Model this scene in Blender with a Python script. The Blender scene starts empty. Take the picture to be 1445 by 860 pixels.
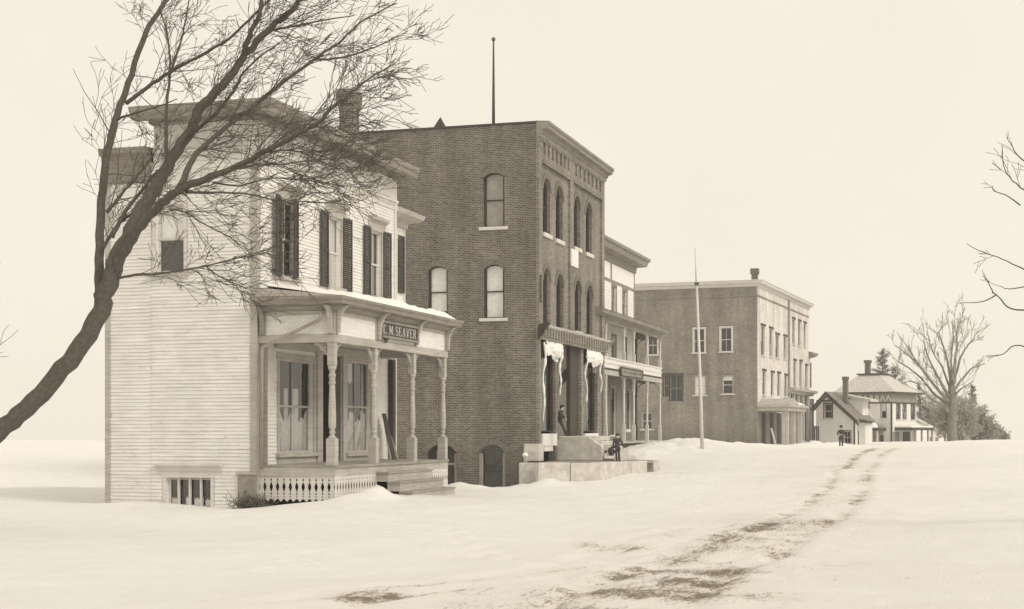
import bpy, bmesh, math, random
import numpy as np
from mathutils import Vector, Matrix, noise
random.seed(11)
F = 2121.0; CX = 722.5; HY = 608.0; EYE = 2.2
SC = bpy.context.scene; COL = SC.collection
rad = math.radians

# ------------------------------------------------------------------ materials
def S(v):                       # the warm grey family every surface in this old scene belongs to
    k = min(v / .8, 1)
    return (v, v * (.872 + .108 * k), v * (.728 + .217 * k), 1)
MATS = {}
def mat(name, v, rough=.8, var=.15, scale=3.0, bump=.0, bscale=40, v2=None, metal=0, spec=.3, grime=0):
    if name in MATS: return MATS[name]
    m = bpy.data.materials.new(name); m.use_nodes = True
    nt = m.node_tree; N = nt.nodes; L = nt.links; N.clear()
    out = N.new('ShaderNodeOutputMaterial'); b = N.new('ShaderNodeBsdfPrincipled')
    L.new(b.outputs[0], out.inputs[0])
    b.inputs['Roughness'].default_value = rough; b.inputs['Metallic'].default_value = metal
    b.inputs['Specular IOR Level'].default_value = spec
    tc = N.new('ShaderNodeTexCoord'); nz = N.new('ShaderNodeTexNoise')
    nz.inputs['Scale'].default_value = scale; nz.inputs['Detail'].default_value = 6; nz.inputs['Roughness'].default_value = .65
    L.new(tc.outputs['Object'], nz.inputs['Vector'])
    cr = N.new('ShaderNodeValToRGB'); L.new(nz.outputs['Fac'], cr.inputs[0])
    lo = S(v * (1 - var)); hi = S(v * (1 + var)) if v2 is None else S(v2)
    cr.color_ramp.elements[0].position = .3; cr.color_ramp.elements[0].color = lo
    cr.color_ramp.elements[1].position = .7; cr.color_ramp.elements[1].color = hi
    L.new(cr.outputs[0], b.inputs['Base Color'])
    if bump:
        n2 = N.new('ShaderNodeTexNoise'); n2.inputs['Scale'].default_value = bscale; n2.inputs['Detail'].default_value = 4
        L.new(tc.outputs['Object'], n2.inputs['Vector'])
        bp = N.new('ShaderNodeBump'); bp.inputs['Strength'].default_value = bump; bp.inputs['Distance'].default_value = .02
        L.new(n2.outputs['Fac'], bp.inputs['Height']); L.new(bp.outputs[0], b.inputs['Normal'])
    MATS[name] = m; m['v'] = v
    return m

def wood_mat(name, v, var=.12, streak=.25, rough=.75):
    """painted boards: streaks that run along the boards plus blotches of weathering"""
    if name in MATS: return MATS[name]
    m = mat(name, v, rough, var, 1.3); nt = m.node_tree; N = nt.nodes; L = nt.links
    b = [n for n in N if n.type == 'BSDF_PRINCIPLED'][0]; cr = [n for n in N if n.type == 'VALTORGB'][0]
    tc = [n for n in N if n.type == 'TEX_COORD'][0]
    mp = N.new('ShaderNodeMapping'); mp.inputs['Scale'].default_value = (1.2, 1.2, 26)
    L.new(tc.outputs['Object'], mp.inputs[0])
    n3 = N.new('ShaderNodeTexNoise'); n3.inputs['Scale'].default_value = 1.0; n3.inputs['Detail'].default_value = 5
    L.new(mp.outputs[0], n3.inputs['Vector'])
    mr = N.new('ShaderNodeMapRange'); mr.inputs[1].default_value = .3; mr.inputs[2].default_value = .75
    mr.inputs[3].default_value = 1 - streak; mr.inputs[4].default_value = 1.05
    L.new(n3.outputs['Fac'], mr.inputs[0])
    mx = N.new('ShaderNodeVectorMath'); mx.operation = 'MULTIPLY'
    L.new(cr.outputs[0], mx.inputs[0]); L.new(mr.outputs[0], mx.inputs[1])
    L.new(mx.outputs[0], b.inputs['Base Color'])
    return m

def brick_mat(name, v, mort, vary=.3, row=.079, width=.235):
    if name in MATS: return MATS[name]
    m = bpy.data.materials.new(name); m.use_nodes = True
    nt = m.node_tree; N = nt.nodes; L = nt.links; N.clear()
    out = N.new('ShaderNodeOutputMaterial'); b = N.new('ShaderNodeBsdfPrincipled'); L.new(b.outputs[0], out.inputs[0])
    b.inputs['Roughness'].default_value = .9; b.inputs['Specular IOR Level'].default_value = .15
    tc = N.new('ShaderNodeTexCoord'); sp = N.new('ShaderNodeSeparateXYZ'); L.new(tc.outputs['Object'], sp.inputs[0])
    ad = N.new('ShaderNodeMath'); ad.operation = 'ADD'; L.new(sp.outputs[0], ad.inputs[0]); L.new(sp.outputs[1], ad.inputs[1])
    cb = N.new('ShaderNodeCombineXYZ'); L.new(ad.outputs[0], cb.inputs[0]); L.new(sp.outputs[2], cb.inputs[1])
    br = N.new('ShaderNodeTexBrick'); L.new(cb.outputs[0], br.inputs['Vector'])
    br.inputs['Scale'].default_value = 1; br.inputs['Brick Width'].default_value = width; br.inputs['Row Height'].default_value = row
    br.inputs['Mortar Size'].default_value = .011; br.inputs['Mortar Smooth'].default_value = .2; br.inputs['Bias'].default_value = -.1
    br.inputs['Color1'].default_value = S(v * (1 - vary)); br.inputs['Color2'].default_value = S(v * (1 + vary))
    br.inputs['Mortar'].default_value = S(mort)
    n1 = N.new('ShaderNodeTexNoise'); n1.inputs['Scale'].default_value = .45; n1.inputs['Detail'].default_value = 7; n1.inputs['Roughness'].default_value = .7
    L.new(tc.outputs['Object'], n1.inputs['Vector'])
    mr = N.new('ShaderNodeMapRange'); mr.inputs[1].default_value = .3; mr.inputs[2].default_value = .7
    mr.inputs[3].default_value = .78; mr.inputs[4].default_value = 1.22; L.new(n1.outputs['Fac'], mr.inputs[0])
    mp = N.new('ShaderNodeMapping'); mp.inputs['Scale'].default_value = (1.6, 1.6, .12); L.new(tc.outputs['Object'], mp.inputs[0])
    n2 = N.new('ShaderNodeTexNoise'); n2.inputs['Scale'].default_value = 1.0; n2.inputs['Detail'].default_value = 5; L.new(mp.outputs[0], n2.inputs['Vector'])
    mr2 = N.new('ShaderNodeMapRange'); mr2.inputs[1].default_value = .3; mr2.inputs[2].default_value = .7; mr2.inputs[3].default_value = .82; mr2.inputs[4].default_value = 1.15; L.new(n2.outputs['Fac'], mr2.inputs[0])
    n3 = N.new('ShaderNodeTexNoise'); n3.inputs['Scale'].default_value = 5.5; n3.inputs['Detail'].default_value = 3; L.new(cb.outputs[0], n3.inputs['Vector'])
    mr3 = N.new('ShaderNodeMapRange'); mr3.inputs[1].default_value = .35; mr3.inputs[2].default_value = .65; mr3.inputs[3].default_value = .90; mr3.inputs[4].default_value = 1.11; L.new(n3.outputs['Fac'], mr3.inputs[0])
    ml = N.new('ShaderNodeMath'); ml.operation = 'MULTIPLY'; L.new(mr.outputs[0], ml.inputs[0]); L.new(mr2.outputs[0], ml.inputs[1])
    ml0 = N.new('ShaderNodeMath'); ml0.operation = 'MULTIPLY'; L.new(ml.outputs[0], ml0.inputs[0]); L.new(mr3.outputs[0], ml0.inputs[1])
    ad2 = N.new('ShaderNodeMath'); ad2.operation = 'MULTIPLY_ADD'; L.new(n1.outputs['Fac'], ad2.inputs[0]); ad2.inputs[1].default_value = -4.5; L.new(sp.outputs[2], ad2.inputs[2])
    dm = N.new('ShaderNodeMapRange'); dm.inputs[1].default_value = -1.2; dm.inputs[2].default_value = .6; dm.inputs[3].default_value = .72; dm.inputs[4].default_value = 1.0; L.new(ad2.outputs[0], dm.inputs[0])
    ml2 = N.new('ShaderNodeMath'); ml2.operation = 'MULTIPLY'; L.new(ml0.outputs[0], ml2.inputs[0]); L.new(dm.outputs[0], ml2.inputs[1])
    mx = N.new('ShaderNodeVectorMath'); mx.operation = 'MULTIPLY'
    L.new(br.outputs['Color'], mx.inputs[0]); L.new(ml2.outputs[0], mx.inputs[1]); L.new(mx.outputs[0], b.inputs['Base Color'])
    bp = N.new('ShaderNodeBump'); bp.inputs['Strength'].default_value = .5; bp.inputs['Distance'].default_value = .01; bp.invert = True
    L.new(br.outputs['Fac'], bp.inputs['Height']); L.new(bp.outputs[0], b.inputs['Normal'])
    MATS[name] = m
    return m

def glass_mat():
    m = bpy.data.materials.new('window glass'); m.use_nodes = True
    nt = m.node_tree; N = nt.nodes; L = nt.links; N.clear()
    out = N.new('ShaderNodeOutputMaterial'); mx = N.new('ShaderNodeMixShader')
    tr = N.new('ShaderNodeBsdfTransparent'); gl = N.new('ShaderNodeBsdfGlossy')
    gl.inputs['Roughness'].default_value = .03; gl.inputs['Color'].default_value = (.9, .9, .9, 1)
    tr.inputs['Color'].default_value = (.95, .95, .95, 1)
    fr = N.new('ShaderNodeFresnel'); fr.inputs['IOR'].default_value = 1.75
    tc = N.new('ShaderNodeTexCoord'); nz = N.new('ShaderNodeTexNoise'); nz.inputs['Scale'].default_value = 2.2
    L.new(tc.outputs['Object'], nz.inputs['Vector'])
    bp = N.new('ShaderNodeBump'); bp.inputs['Strength'].default_value = .25; bp.inputs['Distance'].default_value = .03
    L.new(nz.outputs['Fac'], bp.inputs['Height']); L.new(bp.outputs[0], gl.inputs['Normal'])
    L.new(fr.outputs[0], mx.inputs[0]); L.new(tr.outputs[0], mx.inputs[1]); L.new(gl.outputs[0], mx.inputs[2])
    L.new(mx.outputs[0], out.inputs[0])
    return m
GLASS = glass_mat()
M = dict(
    clap=wood_mat('white painted clapboard', .76, .07, .16), trim=wood_mat('white painted trim', .64, .09, .15),
    trimd=wood_mat('weathered pale trim', .47, .15, .25), trimg=wood_mat('grey weathered cornice', .29, .2, .3),
    shutter=wood_mat('dark shutter paint', .062, .15, .2), dark=mat('dark paint', .042, .7, .3), pitch=mat('unlit room interior', .022, 1, .3, spec=0),
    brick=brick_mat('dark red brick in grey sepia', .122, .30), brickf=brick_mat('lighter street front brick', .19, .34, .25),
    bricktrim=mat('brick arch', .17, .9, .35, 9, .4, 60), brickb=brick_mat('pale far brick', .215, .30, .2), brickb_lit=brick_mat('sunlit far front brick', .62, .68, .12),  # far front is the side brick lightened, sunlight put into its colour
    sill=mat('pale stone sill', .62, .8, .1, 6, .2), granite=mat('pale granite', .50, .85, .16, 2.6, .6, 14, v2=.68),
    granited=mat('stained granite paving', .30, .9, .3, 2.2, .5, 20), snow=mat('snow on roofs', .84, .9, .03, 3, .5, 5),
    roof=mat('old tin roof', .32, .7, .2, 3, .2), shing=mat('snow dusted shingles', .56, .9, .25, 4, .3, 30),
    floorb=wood_mat('worn porch floor', .36, .2, .3), blind=mat('cream window blind', .62, .9, .10, 2.2), blindg=mat('grey blind', .34, .9, .2, 2.4),
    lime=wood_mat('whitewashed boards', .82, .05, .08), hotlow=wood_mat('dark lower storey siding', .24, .15, .2), curtain=mat('white lace curtain', .84, .95, .12, 7, .4, 30), cloth=mat('rumpled white cloth', .82, .95, .05, 5, .7, 26),
    iron=mat('dark iron', .09, .5, .2), pipe=mat('galvanised downpipe', .30, .5, .2), bark=mat('bark of bare tree', .105, .95, .3, 14, .6, 50),
    barkf=mat('bark of far tree', .21, .95, .3, 4, .4), roofd=mat('dark weathered shingles', .23, .85, .3, 3, .3), twigf=mat('dry far brush', .40, .95, .25, 3), pine=mat('evergreen needles', .085, .9, .4, 1.2),
    skin=mat('skin', .58, .6, .08), coat=mat('dark wool clothing', .05, .95, .3, 12, .3), coatg=mat('grey wool clothing', .06, .95, .3, 12, .3),
    plaque=mat('white marble plaque', .78, .6, .05), signl=mat('pale sign lettering', .50, .6, .12, 6), signb=mat('black sign board', .05, .5, .25),
    pole=wood_mat('white flagpole paint', .66, .1, .12), brush=mat('bramble', .12, .95, .4, 5),
)
SNOWS = []

# ------------------------------------------------------------------ frames and faces
class Frame:
    def __init__(s, px, D, e1, z0):
        s.O = ((px - CX) / F * D, D); n = math.hypot(*e1)
        s.e1 = (e1[0] / n, e1[1] / n); s.e2 = (-s.e1[1], s.e1[0]); s.z0 = z0
        s.th = math.atan2(s.e1[1], s.e1[0])
    def world(s, x, y): return (s.O[0] + s.e1[0] * x + s.e2[0] * y, s.O[1] + s.e1[1] * x + s.e2[1] * y)
    def root(s, name, label, cat, group=None, x=0, y=0, z=None):
        o = bpy.data.objects.new(name, None); COL.objects.link(o)
        w = s.world(x, y); o.location = (w[0], w[1], s.z0 if z is None else z); o.rotation_euler = (0, 0, s.th)
        o['label'] = label; o['category'] = cat
        if group: o['group'] = group
        return o
class Face:
    """a wall plane of a frame: 'F' the street front (y=-off), 'S' the gable side (x=-off)"""
    def __init__(s, fr, kind, off=0): s.fr = fr; s.kind = kind; s.off = off
    def pt(s, px, py=None):
        k = (px - CX) / F; O, e1, e2 = s.fr.O, s.fr.e1, s.fr.e2
        if s.kind == 'F':
            y = -s.off; a = (O[0] + e2[0] * y, O[1] + e2[1] * y); d = e1
        else:
            x = -s.off; a = (O[0] + e1[0] * x, O[1] + e1[1] * x); d = e2
        t = (k * a[1] - a[0]) / (d[0] - k * d[1]); D = a[1] + d[1] * t
        if py is None: return t
        return t, EYE + (HY - py) / F * D - s.fr.z0
    def rect(s, x0, x1, yt, yb):           # heights are read at x0
        a = s.pt(x0); b = s.pt(x1); z1 = s.pt(x0, yt)[1]; z0 = s.pt(x0, yb)[1]
        return min(a, b), max(a, b), z0, z1
    def L(s, t, z, o=0):
        return (t, -(s.off + o), z) if s.kind == 'F' else (-(s.off + o), t, z)

class MB:
    def __init__(s): s.v = []; s.f = []
    def add(s, vs, fs):
        n = len(s.v); s.v += [tuple(v) for v in vs]; s.f += [tuple(i + n for i in f) for f in fs]; return s
    def box(s, a, b):
        (x0, y0, z0), (x1, y1, z1) = a, b
        return s.add([(x0,y0,z0),(x1,y0,z0),(x1,y1,z0),(x0,y1,z0),(x0,y0,z1),(x1,y0,z1),(x1,y1,z1),(x0,y1,z1)],
              [(0,3,2,1),(4,5,6,7),(0,1,5,4),(1,2,6,5),(2,3,7,6),(3,0,4,7)])
    def fb(s, fc, s0, s1, z0, z1, o0, o1):
        return s.hexa([fc.L(s0,z0,o0),fc.L(s1,z0,o0),fc.L(s1,z0,o1),fc.L(s0,z0,o1),fc.L(s0,z1,o0),fc.L(s1,z1,o0),fc.L(s1,z1,o1),fc.L(s0,z1,o1)])
    def hexa(s, p): return s.add(p, [(0,3,2,1),(4,5,6,7),(0,1,5,4),(1,2,6,5),(2,3,7,6),(3,0,4,7)])
    def prism(s, fc, poly, o0, o1):         # polygon (s,z) pushed outward
        n = len(poly); vs = [fc.L(a, b, o0) for a, b in poly] + [fc.L(a, b, o1) for a, b in poly]
        return s.add(vs, [tuple(range(n)), tuple(range(2*n-1, n-1, -1))] + [(i, (i+1) % n, n + (i+1) % n, n + i) for i in range(n)])
    def profile(s, fc, poly, s0, s1):       # polygon (o,z) pushed along the wall
        n = len(poly); vs = [fc.L(s0, z, o) for o, z in poly] + [fc.L(s1, z, o) for o, z in poly]
        return s.add(vs, [tuple(range(n)), tuple(range(2*n-1, n-1, -1))] + [(i, (i+1) % n, n + (i+1) % n, n + i) for i in range(n)])
    def sweep(s, path, prof):               # path: (x,y,dx,dy); prof: (o,z) closed
        n = len(prof); vs = []
        for x, y, dx, dy in path: vs += [(x + dx * o, y + dy * o, z) for o, z in prof]
        fs = [tuple(range(n)), tuple(range(len(vs) - 1, len(vs) - n - 1, -1))]
        for k in range(len(path) - 1):
            fs += [(k*n + i, k*n + (i+1) % n, (k+1)*n + (i+1) % n, (k+1)*n + i) for i in range(n)]
        return s.add(vs, fs)
    def tube(s, pts, rs, n=6, cap=True):
        pts = [Vector(p) for p in pts]; vs = []; a = None
        for i, p in enumerate(pts):
            d = (pts[min(i+1, len(pts)-1)] - pts[max(i-1, 0)]).normalized()
            if a is None:
                a = d.cross(Vector((.31, .17, .93)))
                if a.length < .05: a = d.cross(Vector((1, 0, 0)))
            a = (a - d*a.dot(d)).normalized(); b = d.cross(a); r = rs[i] if hasattr(rs, '__len__') else rs
            vs += [p + (a * math.cos(6.28318*k/n) + b * math.sin(6.28318*k/n)) * r for k in range(n)]
        fs = [(i*n+k, i*n+(k+1) % n, (i+1)*n+(k+1) % n, (i+1)*n+k) for i in range(len(pts)-1) for k in range(n)]
        if cap: fs += [tuple(range(n)), tuple(range(len(vs)-1, len(vs)-n-1, -1))]
        return s.add(vs, fs)
    def lathe(s, c, prof, n=12):
        return s.add([(c[0] + r*math.cos(6.28318*k/n), c[1] + r*math.sin(6.28318*k/n), c[2] + z) for r, z in prof for k in range(n)],
            [(i*n+k, i*n+(k+1) % n, (i+1)*n+(k+1) % n, (i+1)*n+k) for i in range(len(prof)-1) for k in range(n)]
            + [tuple(range(n)), tuple(range(len(prof)*n-1, len(prof)*n-n-1, -1))])
    def blob(s, c, r, seed=0, amp=.25, nu=12, nv=8, flat=False):
        vs = []; fs = []
        for j in range(nv + 1):
            ph = math.pi * j / nv
            for i in range(nu):
                th = 6.28318 * i / nu; d = Vector((math.sin(ph)*math.cos(th), math.sin(ph)*math.sin(th), math.cos(ph)))
                k = 1 + amp * noise.noise(d * 1.9 + Vector((seed * 3.7, seed, 0)))*1.6
                vs.append((c[0] + d.x*r[0]*k, c[1] + d.y*r[1]*k, c[2] + d.z*r[2]*k))
        for j in range(nv):
            fs += [(j*nu+i, j*nu+(i+1) % nu, (j+1)*nu+(i+1) % nu, (j+1)*nu+i) for i in range(nu)]
        return s.add(vs, fs)
    def build(s, name, m, parent=None, smooth=False, bevel=0, kind=None):
        me = bpy.data.meshes.new(name); me.from_pydata(s.v, [], s.f); me.update()
        bm = bmesh.new(); bm.from_mesh(me); bmesh.ops.recalc_face_normals(bm, faces=bm.faces); bm.to_mesh(me); bm.free()
        if smooth: me.polygons.foreach_set('use_smooth', [True] * len(me.polygons))
        o = bpy.data.objects.new(name, me); COL.objects.link(o); me.materials.append(m if not isinstance(m, str) else M[m])
        if parent: o.parent = parent
        if kind: o['kind'] = kind
        if bevel:
            b = o.modifiers.new('b', 'BEVEL'); b.width = bevel; b.segments = 2; b.limit_method = 'ANGLE'
        return o

def tag(o, label, cat, group=None):
    o['label'] = label; o['category'] = cat
    if group: o['group'] = group
    return o

def free_cells(s0, s1, z0, z1, holes):
    xs = sorted({s0, s1} | {h[i] for h in holes for i in (0, 1) if s0 < h[i] < s1})
    for a, b in zip(xs, xs[1:]):
        mid = (a + b) / 2; zz = z0
        for h in sorted([h for h in holes if h[0] < mid < h[1]], key=lambda h: h[2]):
            if h[2] > zz: yield a, b, zz, min(h[2], z1)
            zz = max(zz, h[3])
        if zz < z1: yield a, b, zz, z1

def wall(mb, fc, s0, s1, z0, z1, holes=(), t=.3, o=0):
    for a, b, c, d in free_cells(s0, s1, z0, z1, holes): mb.fb(fc, a, b, c, d, o - t, o)

def clapboards(mb, fc, s0, s1, z0, z1, holes=(), h=.1, o=0):
    n = max(1, int(round((z1 - z0) / h))); h = (z1 - z0) / n
    for i in range(n):
        za = z0 + i*h; zb = za + h; zm = (za + zb) / 2
        cuts = sorted([(q[0], q[1]) for q in holes if q[2] < zm < q[3]])
        x = s0; segs = []
        for a, b in cuts:
            if a > x: segs.append((x, min(a, s1)))
            x = max(x, b)
        if x < s1: segs.append((x, s1))
        crng = random.Random(i * 7919 + int(s1 * 100))
        for a, b in segs:
            x = a - crng.uniform(0, 3)
            while x < b:
                e = x + crng.uniform(2.2, 4.4); A = max(x, a); Bq = min(e, b) - .006; x = e
                if Bq - A < .05: continue
                jg = crng.uniform(-.004, .007); k0, k1 = crng.uniform(-.004, .004), crng.uniform(-.004, .004)
                mb.add([fc.L(A, za + k0, o + .024 + jg), fc.L(Bq, za + k1, o + .024 + jg), fc.L(Bq, zb, o + .004 + max(0, jg*.5)), fc.L(A, zb, o + .004 + max(0, jg*.5)),
                        fc.L(A, za + k0, o), fc.L(Bq, za + k1, o)], [(0, 1, 2, 3), (0, 4, 5, 1)])

def arc_pts(s0, s1, zs, rise, n=10):
    """points of a segmental or round arch from (s1,zs) over the crown to (s0,zs)"""
    w = (s1 - s0) / 2; c = (s0 + s1) / 2; R = (w*w + rise*rise) / (2 * rise); a = math.asin(min(1, w / R))
    if rise >= w: a = math.pi / 2; R = w
    return [(c + R*math.sin(a - 2*a*i/n), zs + rise - R + R*math.cos(a - 2*a*i/n)) for i in range(n + 1)]

def window(parent, fc, r, casing=.13, proud=.04, sill=True, hood=False, cols=2, rows=1, blind=None, blindm='blind', blind2=None,
           arch=0, m='trim', sashm='trim', depth=.10, curtain=False, sillm='trim', ring=False, ringm='bricktrim', name='window', lights=True, inter=True, meet=.5):
    s0, s1, z0, z1 = r; w = s1 - s0; h = z1 - z0; zs = z1 - arch
    mb = MB()
    if casing and not arch:
        mb.fb(fc, s0 - casing, s0, z0, z1, 0, proud); mb.fb(fc, s1, s1 + casing, z0, z1, 0, proud)
        mb.fb(fc, s0 - casing - .03, s1 + casing + .03, z1, z1 + casing*1.1, 0, proud + .012)
    else:
        k = .05; mb.fb(fc, s0, s0 + k, z0, zs, -depth - .03, -depth + .05); mb.fb(fc, s1 - k, s1, z0, zs, -depth - .03, -depth + .05)
        if not arch: mb.fb(fc, s0 + k, s1 - k, z1 - .05, z1, -depth - .03, -depth + .05); mb.fb(fc, s0 + k, s1 - k, z0, z0 + .05, -depth - .03, -depth + .05)
        if arch:
            pts = arc_pts(s0, s1, zs, arch); c = (s0 + s1) / 2
            inn = [(c + (x - c) * (1 - 2*k/w), zs + (z - zs) * (1 - k/arch*.9) if z > zs else z) for x, z in pts]
            for i in range(len(pts) - 1): mb.prism(fc, [pts[i], pts[i+1], inn[i+1], inn[i]], -depth - .03, -depth + .05)
    if not mb.v: mb.fb(fc, s0, s1, z1 - .03, z1, -depth - .03, -depth + .03)
    W = mb.build(name, m, parent)
    if sill:
        q = MB().fb(fc, s0 - casing - .07, s1 + casing + .07, z0 - .11, z0, -.02, proud + .10); q.build('sill', sillm, W)
    if hood:
        e = .16; zt = z1 + casing*1.1
        MB().profile(fc, [(0, zt), (.05, zt), (.07, zt+.14), (.20, zt+.22), (.22, zt+.30), (0, zt+.34)], s0 - casing - e, s1 + casing + e).build('hood', m, W)
    # sashes
    a, b = (s0 + .05, s1 - .05) if (arch or not casing) else (s0, s1)
    q = MB(); sw = .055; zm = z0 + h * meet; o1 = -depth; o2 = -depth - .05
    for (lo, hi, oo) in ((z0, zm + .03, o1 - .03), (zm - .03, (zs if arch else z1), o1)):
        q.fb(fc, a, a + sw, lo, hi, oo - .04, oo); q.fb(fc, b - sw, b, lo, hi, oo - .04, oo)
        q.fb(fc, a + sw, b - sw, lo, lo + sw, oo - .04, oo)
        if not (arch and hi == zs): q.fb(fc, a + sw, b - sw, hi - sw, hi, oo - .04, oo)
        for c in range(1, cols): q.fb(fc, a + (b-a)*c/cols - .014, a + (b-a)*c/cols + .014, lo + sw, hi - (0 if arch and hi == zs else sw), oo - .03, oo - .008)
        for c in range(1, rows): q.fb(fc, a + sw, b - sw, lo + (hi-lo)*c/rows - .012, lo + (hi-lo)*c/rows + .012, oo - .028, oo - .01)
    q.build('sash', sashm, W)
    poly = [(a, z0), (b, z0)] + ([(x, z) for x, z in arc_pts(a, b, zs, arch - .03)] if arch else [(b, z1), (a, z1)])
    n = len(poly); g = MB(); g.add([fc.L(x, z, -depth - .055) for x, z in poly], [tuple(range(n))]); g.build('pane', GLASS, W)
    if blind:
        zb = z1 - h * blind
        q = MB(); pl = [(x, max(z, zb)) for x, z in poly]
        q.prism(fc, pl, -depth - .10, -depth - .085); q.build('blind', blindm, W)
    if curtain:
        for (u0, u1) in ((a + .03, a + (b-a)*.40), (b - (b-a)*.40, b - .03)):
            nn = 14; vs = []; q = MB()
            for i in range(nn + 1):
                u = u0 + (u1 - u0) * i / nn; oo = -depth - .14 + .03 * math.sin(i * 2.1)
                vs += [fc.L(u, z0 + .03, oo), fc.L(u, z1 - .03, oo)]
            q.add(vs, [(2*i, 2*i+2, 2*i+3, 2*i+1) for i in range(nn)])
            q.build('curtain', 'curtain', W)
    if inter:
        q = MB(); d0 = -depth - .06; d1 = -depth - .55; A = [fc.L(a-.04, z0-.04, d0), fc.L(b+.04, z0-.04, d0), fc.L(b+.04, z1+.02, d0), fc.L(a-.04, z1+.02, d0)]
        B = [fc.L(a-.04, z0-.04, d1), fc.L(b+.04, z0-.04, d1), fc.L(b+.04, z1+.02, d1), fc.L(a-.04, z1+.02, d1)]
        q.add(A + B, [(4,5,6,7), (0,1,5,4), (1,2,6,5), (2,3,7,6), (3,0,4,7)]); q.build('interior', 'pitch', W)
    if ring and arch:
        rw = .24; pts = arc_pts(s0, s1, zs, arch, 14); c = (s0+s1)/2; q = MB(); R = ((w/2)**2 + arch*arch)/(2*arch); zc = z1 - R
        for i in range(len(pts) - 1):
            def outp(p):
                d = Vector((p[0]-c, p[1]-zc)).normalized(); return (p[0] + d.x*rw, p[1] + d.y*rw)
            g = .06
            p0, p1 = pts[i], pts[i+1]; p1 = (p0[0] + (p1[0]-p0[0])*(1-g), p0[1] + (p1[1]-p0[1])*(1-g))
            q.prism(fc, [p0, p1, outp(p1), outp(p0)], -.02, .035)
        q.build('brick_arch', ringm, W)
    return W

def spandrels(mb, fc, r, arch, t=.3, o=0):
    s0, s1, z0, z1 = r; zs = z1 - arch; pts = arc_pts(s0, s1, zs, arch, 12); c = (s0 + s1) / 2
    right = [p for p in pts if p[0] >= c - 1e-6]; left = [p for p in pts if p[0] <= c + 1e-6]
    for i in range(len(right) - 1):
        p, q = right[i], right[i+1]; mb.prism(fc, [(p[0], p[1]), (p[0], z1), (q[0], z1), (q[0], q[1])] , o - t, o)
    for i in range(len(left) - 1):
        p, q = left[i], left[i+1]; mb.prism(fc, [(p[0], p[1]), (p[0], z1), (q[0], z1), (q[0], q[1])], o - t, o)

def shutter(parent, fc, s0, s1, z0, z1, ang=0, hinge='L'):
    """louvred shutter; ang>0 swings it off the wall about its hinge"""
    mb = MB(); w = s1 - s0; st = .07
    def P(u, z, o):
        u -= 0
        if ang:
            if hinge == 'L': uu = s0 + (u - s0) * math.cos(ang); oo = o + (u - s0) * math.sin(ang)
            else: uu = s1 - (s1 - u) * math.cos(ang); oo = o + (s1 - u) * math.sin(ang)
        else: uu, oo = u, o
        return fc.L(uu, z, oo)
    def bx(a, b, c, d, o0, o1): mb.hexa([P(a,c,o0),P(b,c,o0),P(b,c,o1),P(a,c,o1),P(a,d,o0),P(b,d,o0),P(b,d,o1),P(a,d,o1)])
    bx(s0, s0+st, z0, z1, .035, .07); bx(s1-st, s1, z0, z1, .035, .07)
    zm = (z0 + z1) / 2
    for z in (z0, zm - .05, z1 - .09): bx(s0+st, s1-st, z, z + .09, .037, .068)
    for lo, hi in ((z0 + .09, zm - .05), (zm + .04, z1 - .09)):
        n = int((hi - lo) / .06)
        for i in range(n):
            z = lo + (hi - lo) * (i + .2) / n
            mb.add([P(s0+st, z, .066), P(s1-st, z, .066), P(s1-st, z + .05, .040), P(s0+st, z + .05, .040)], [(0,1,2,3)])
    return mb.build('shutter', 'shutter', parent)

# ================================================================== WHITE CLAPBOARD STORE
E1 = (.302, 1)
H = Frame(362, 40.6, E1, -.35)
hF = Face(H, 'F'); hS = Face(H, 'S')
house = H.root('clapboard_store', 'white two storey clapboard store with dark shutters and a name board over its porch', 'store')
HL = hF.pt(560); HT = hF.pt(362, 155)[1]
sMain = hS.pt(218); sEnd = hS.pt(150)
TOP = 11.0 - H.z0
WING = hS.pt(190, 211)[1]
zClapTop = hF.pt(558.6, 298)[1]; zBelt = hF.pt(559.8, 289)[1]; zSoff = hF.pt(560, 256)[1]
# openings
w1 = (hF.pt(396.5), hF.pt(417), hF.pt(396.5, 283)[1], 0); 
front = []
zt = hF.pt(463, 304)[1]; zb = hF.pt(463, 404)[1]
for a, b in ((396.6, 416.6), (463, 480.7), (522.6, 537.7)): front.append((hF.pt(a), hF.pt(b), zb, zt))
pFloor = 1.27 - H.z0; pBeam = 4.56 - H.z0
shop1 = hF.rect(393, 441.5, 506, 640); shop2 = hF.rect(489, 523, 509, 639)
door = hF.rect(452, 481, 500, 656); door = (door[0], door[1], pFloor, door[3])
sw_up = hS.rect(220.6, 260, 290, 385); sw_base = hS.rect(235, 298, 674, 716)
LW = HL - .18
mb = MB()
wall(mb, hF, 0.25, LW, 0, zSoff + .2, front + [shop1, shop2, door], .22)
wall(mb, hS, 0, sMain, 0, TOP - .5, [sw_up, sw_base], .22)
wall(mb, hS, sMain, sEnd, 0, WING - .4, [], .22)
fB = Face(H, 'F', -(sMain - .02)); 
mb.box((0.05, sEnd - .2, 0), (HL - .1, sEnd, WING - .4)); mb.box((0.3, sMain - .2, WING - .5), (HL - .1, sMain, TOP - .4))
mb.box((HL - .35, .24, 0), (HL - .13, sEnd - .2, WING - .4)); mb.box((HL - .35, .24, WING - .4), (HL - .13, sMain - .2, TOP - .4))
mb.build('wall', 'clap', house)
mb = MB()
grow = lambda r, g=.11: (r[0] - g, r[1] + g, r[2] - g, r[3] + g)
clapboards(mb, hF, 0.14, HL - .3, pFloor - .1, zClapTop, [grow(q) for q in front + [shop1, shop2]] + [(door[0] - .14, door[1] + .14, 0, door[3] + .2)])
clapboards(mb, hS, .16, sMain + .1, .05, zClapTop, [grow(sw_up), grow(sw_base)])
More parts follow.
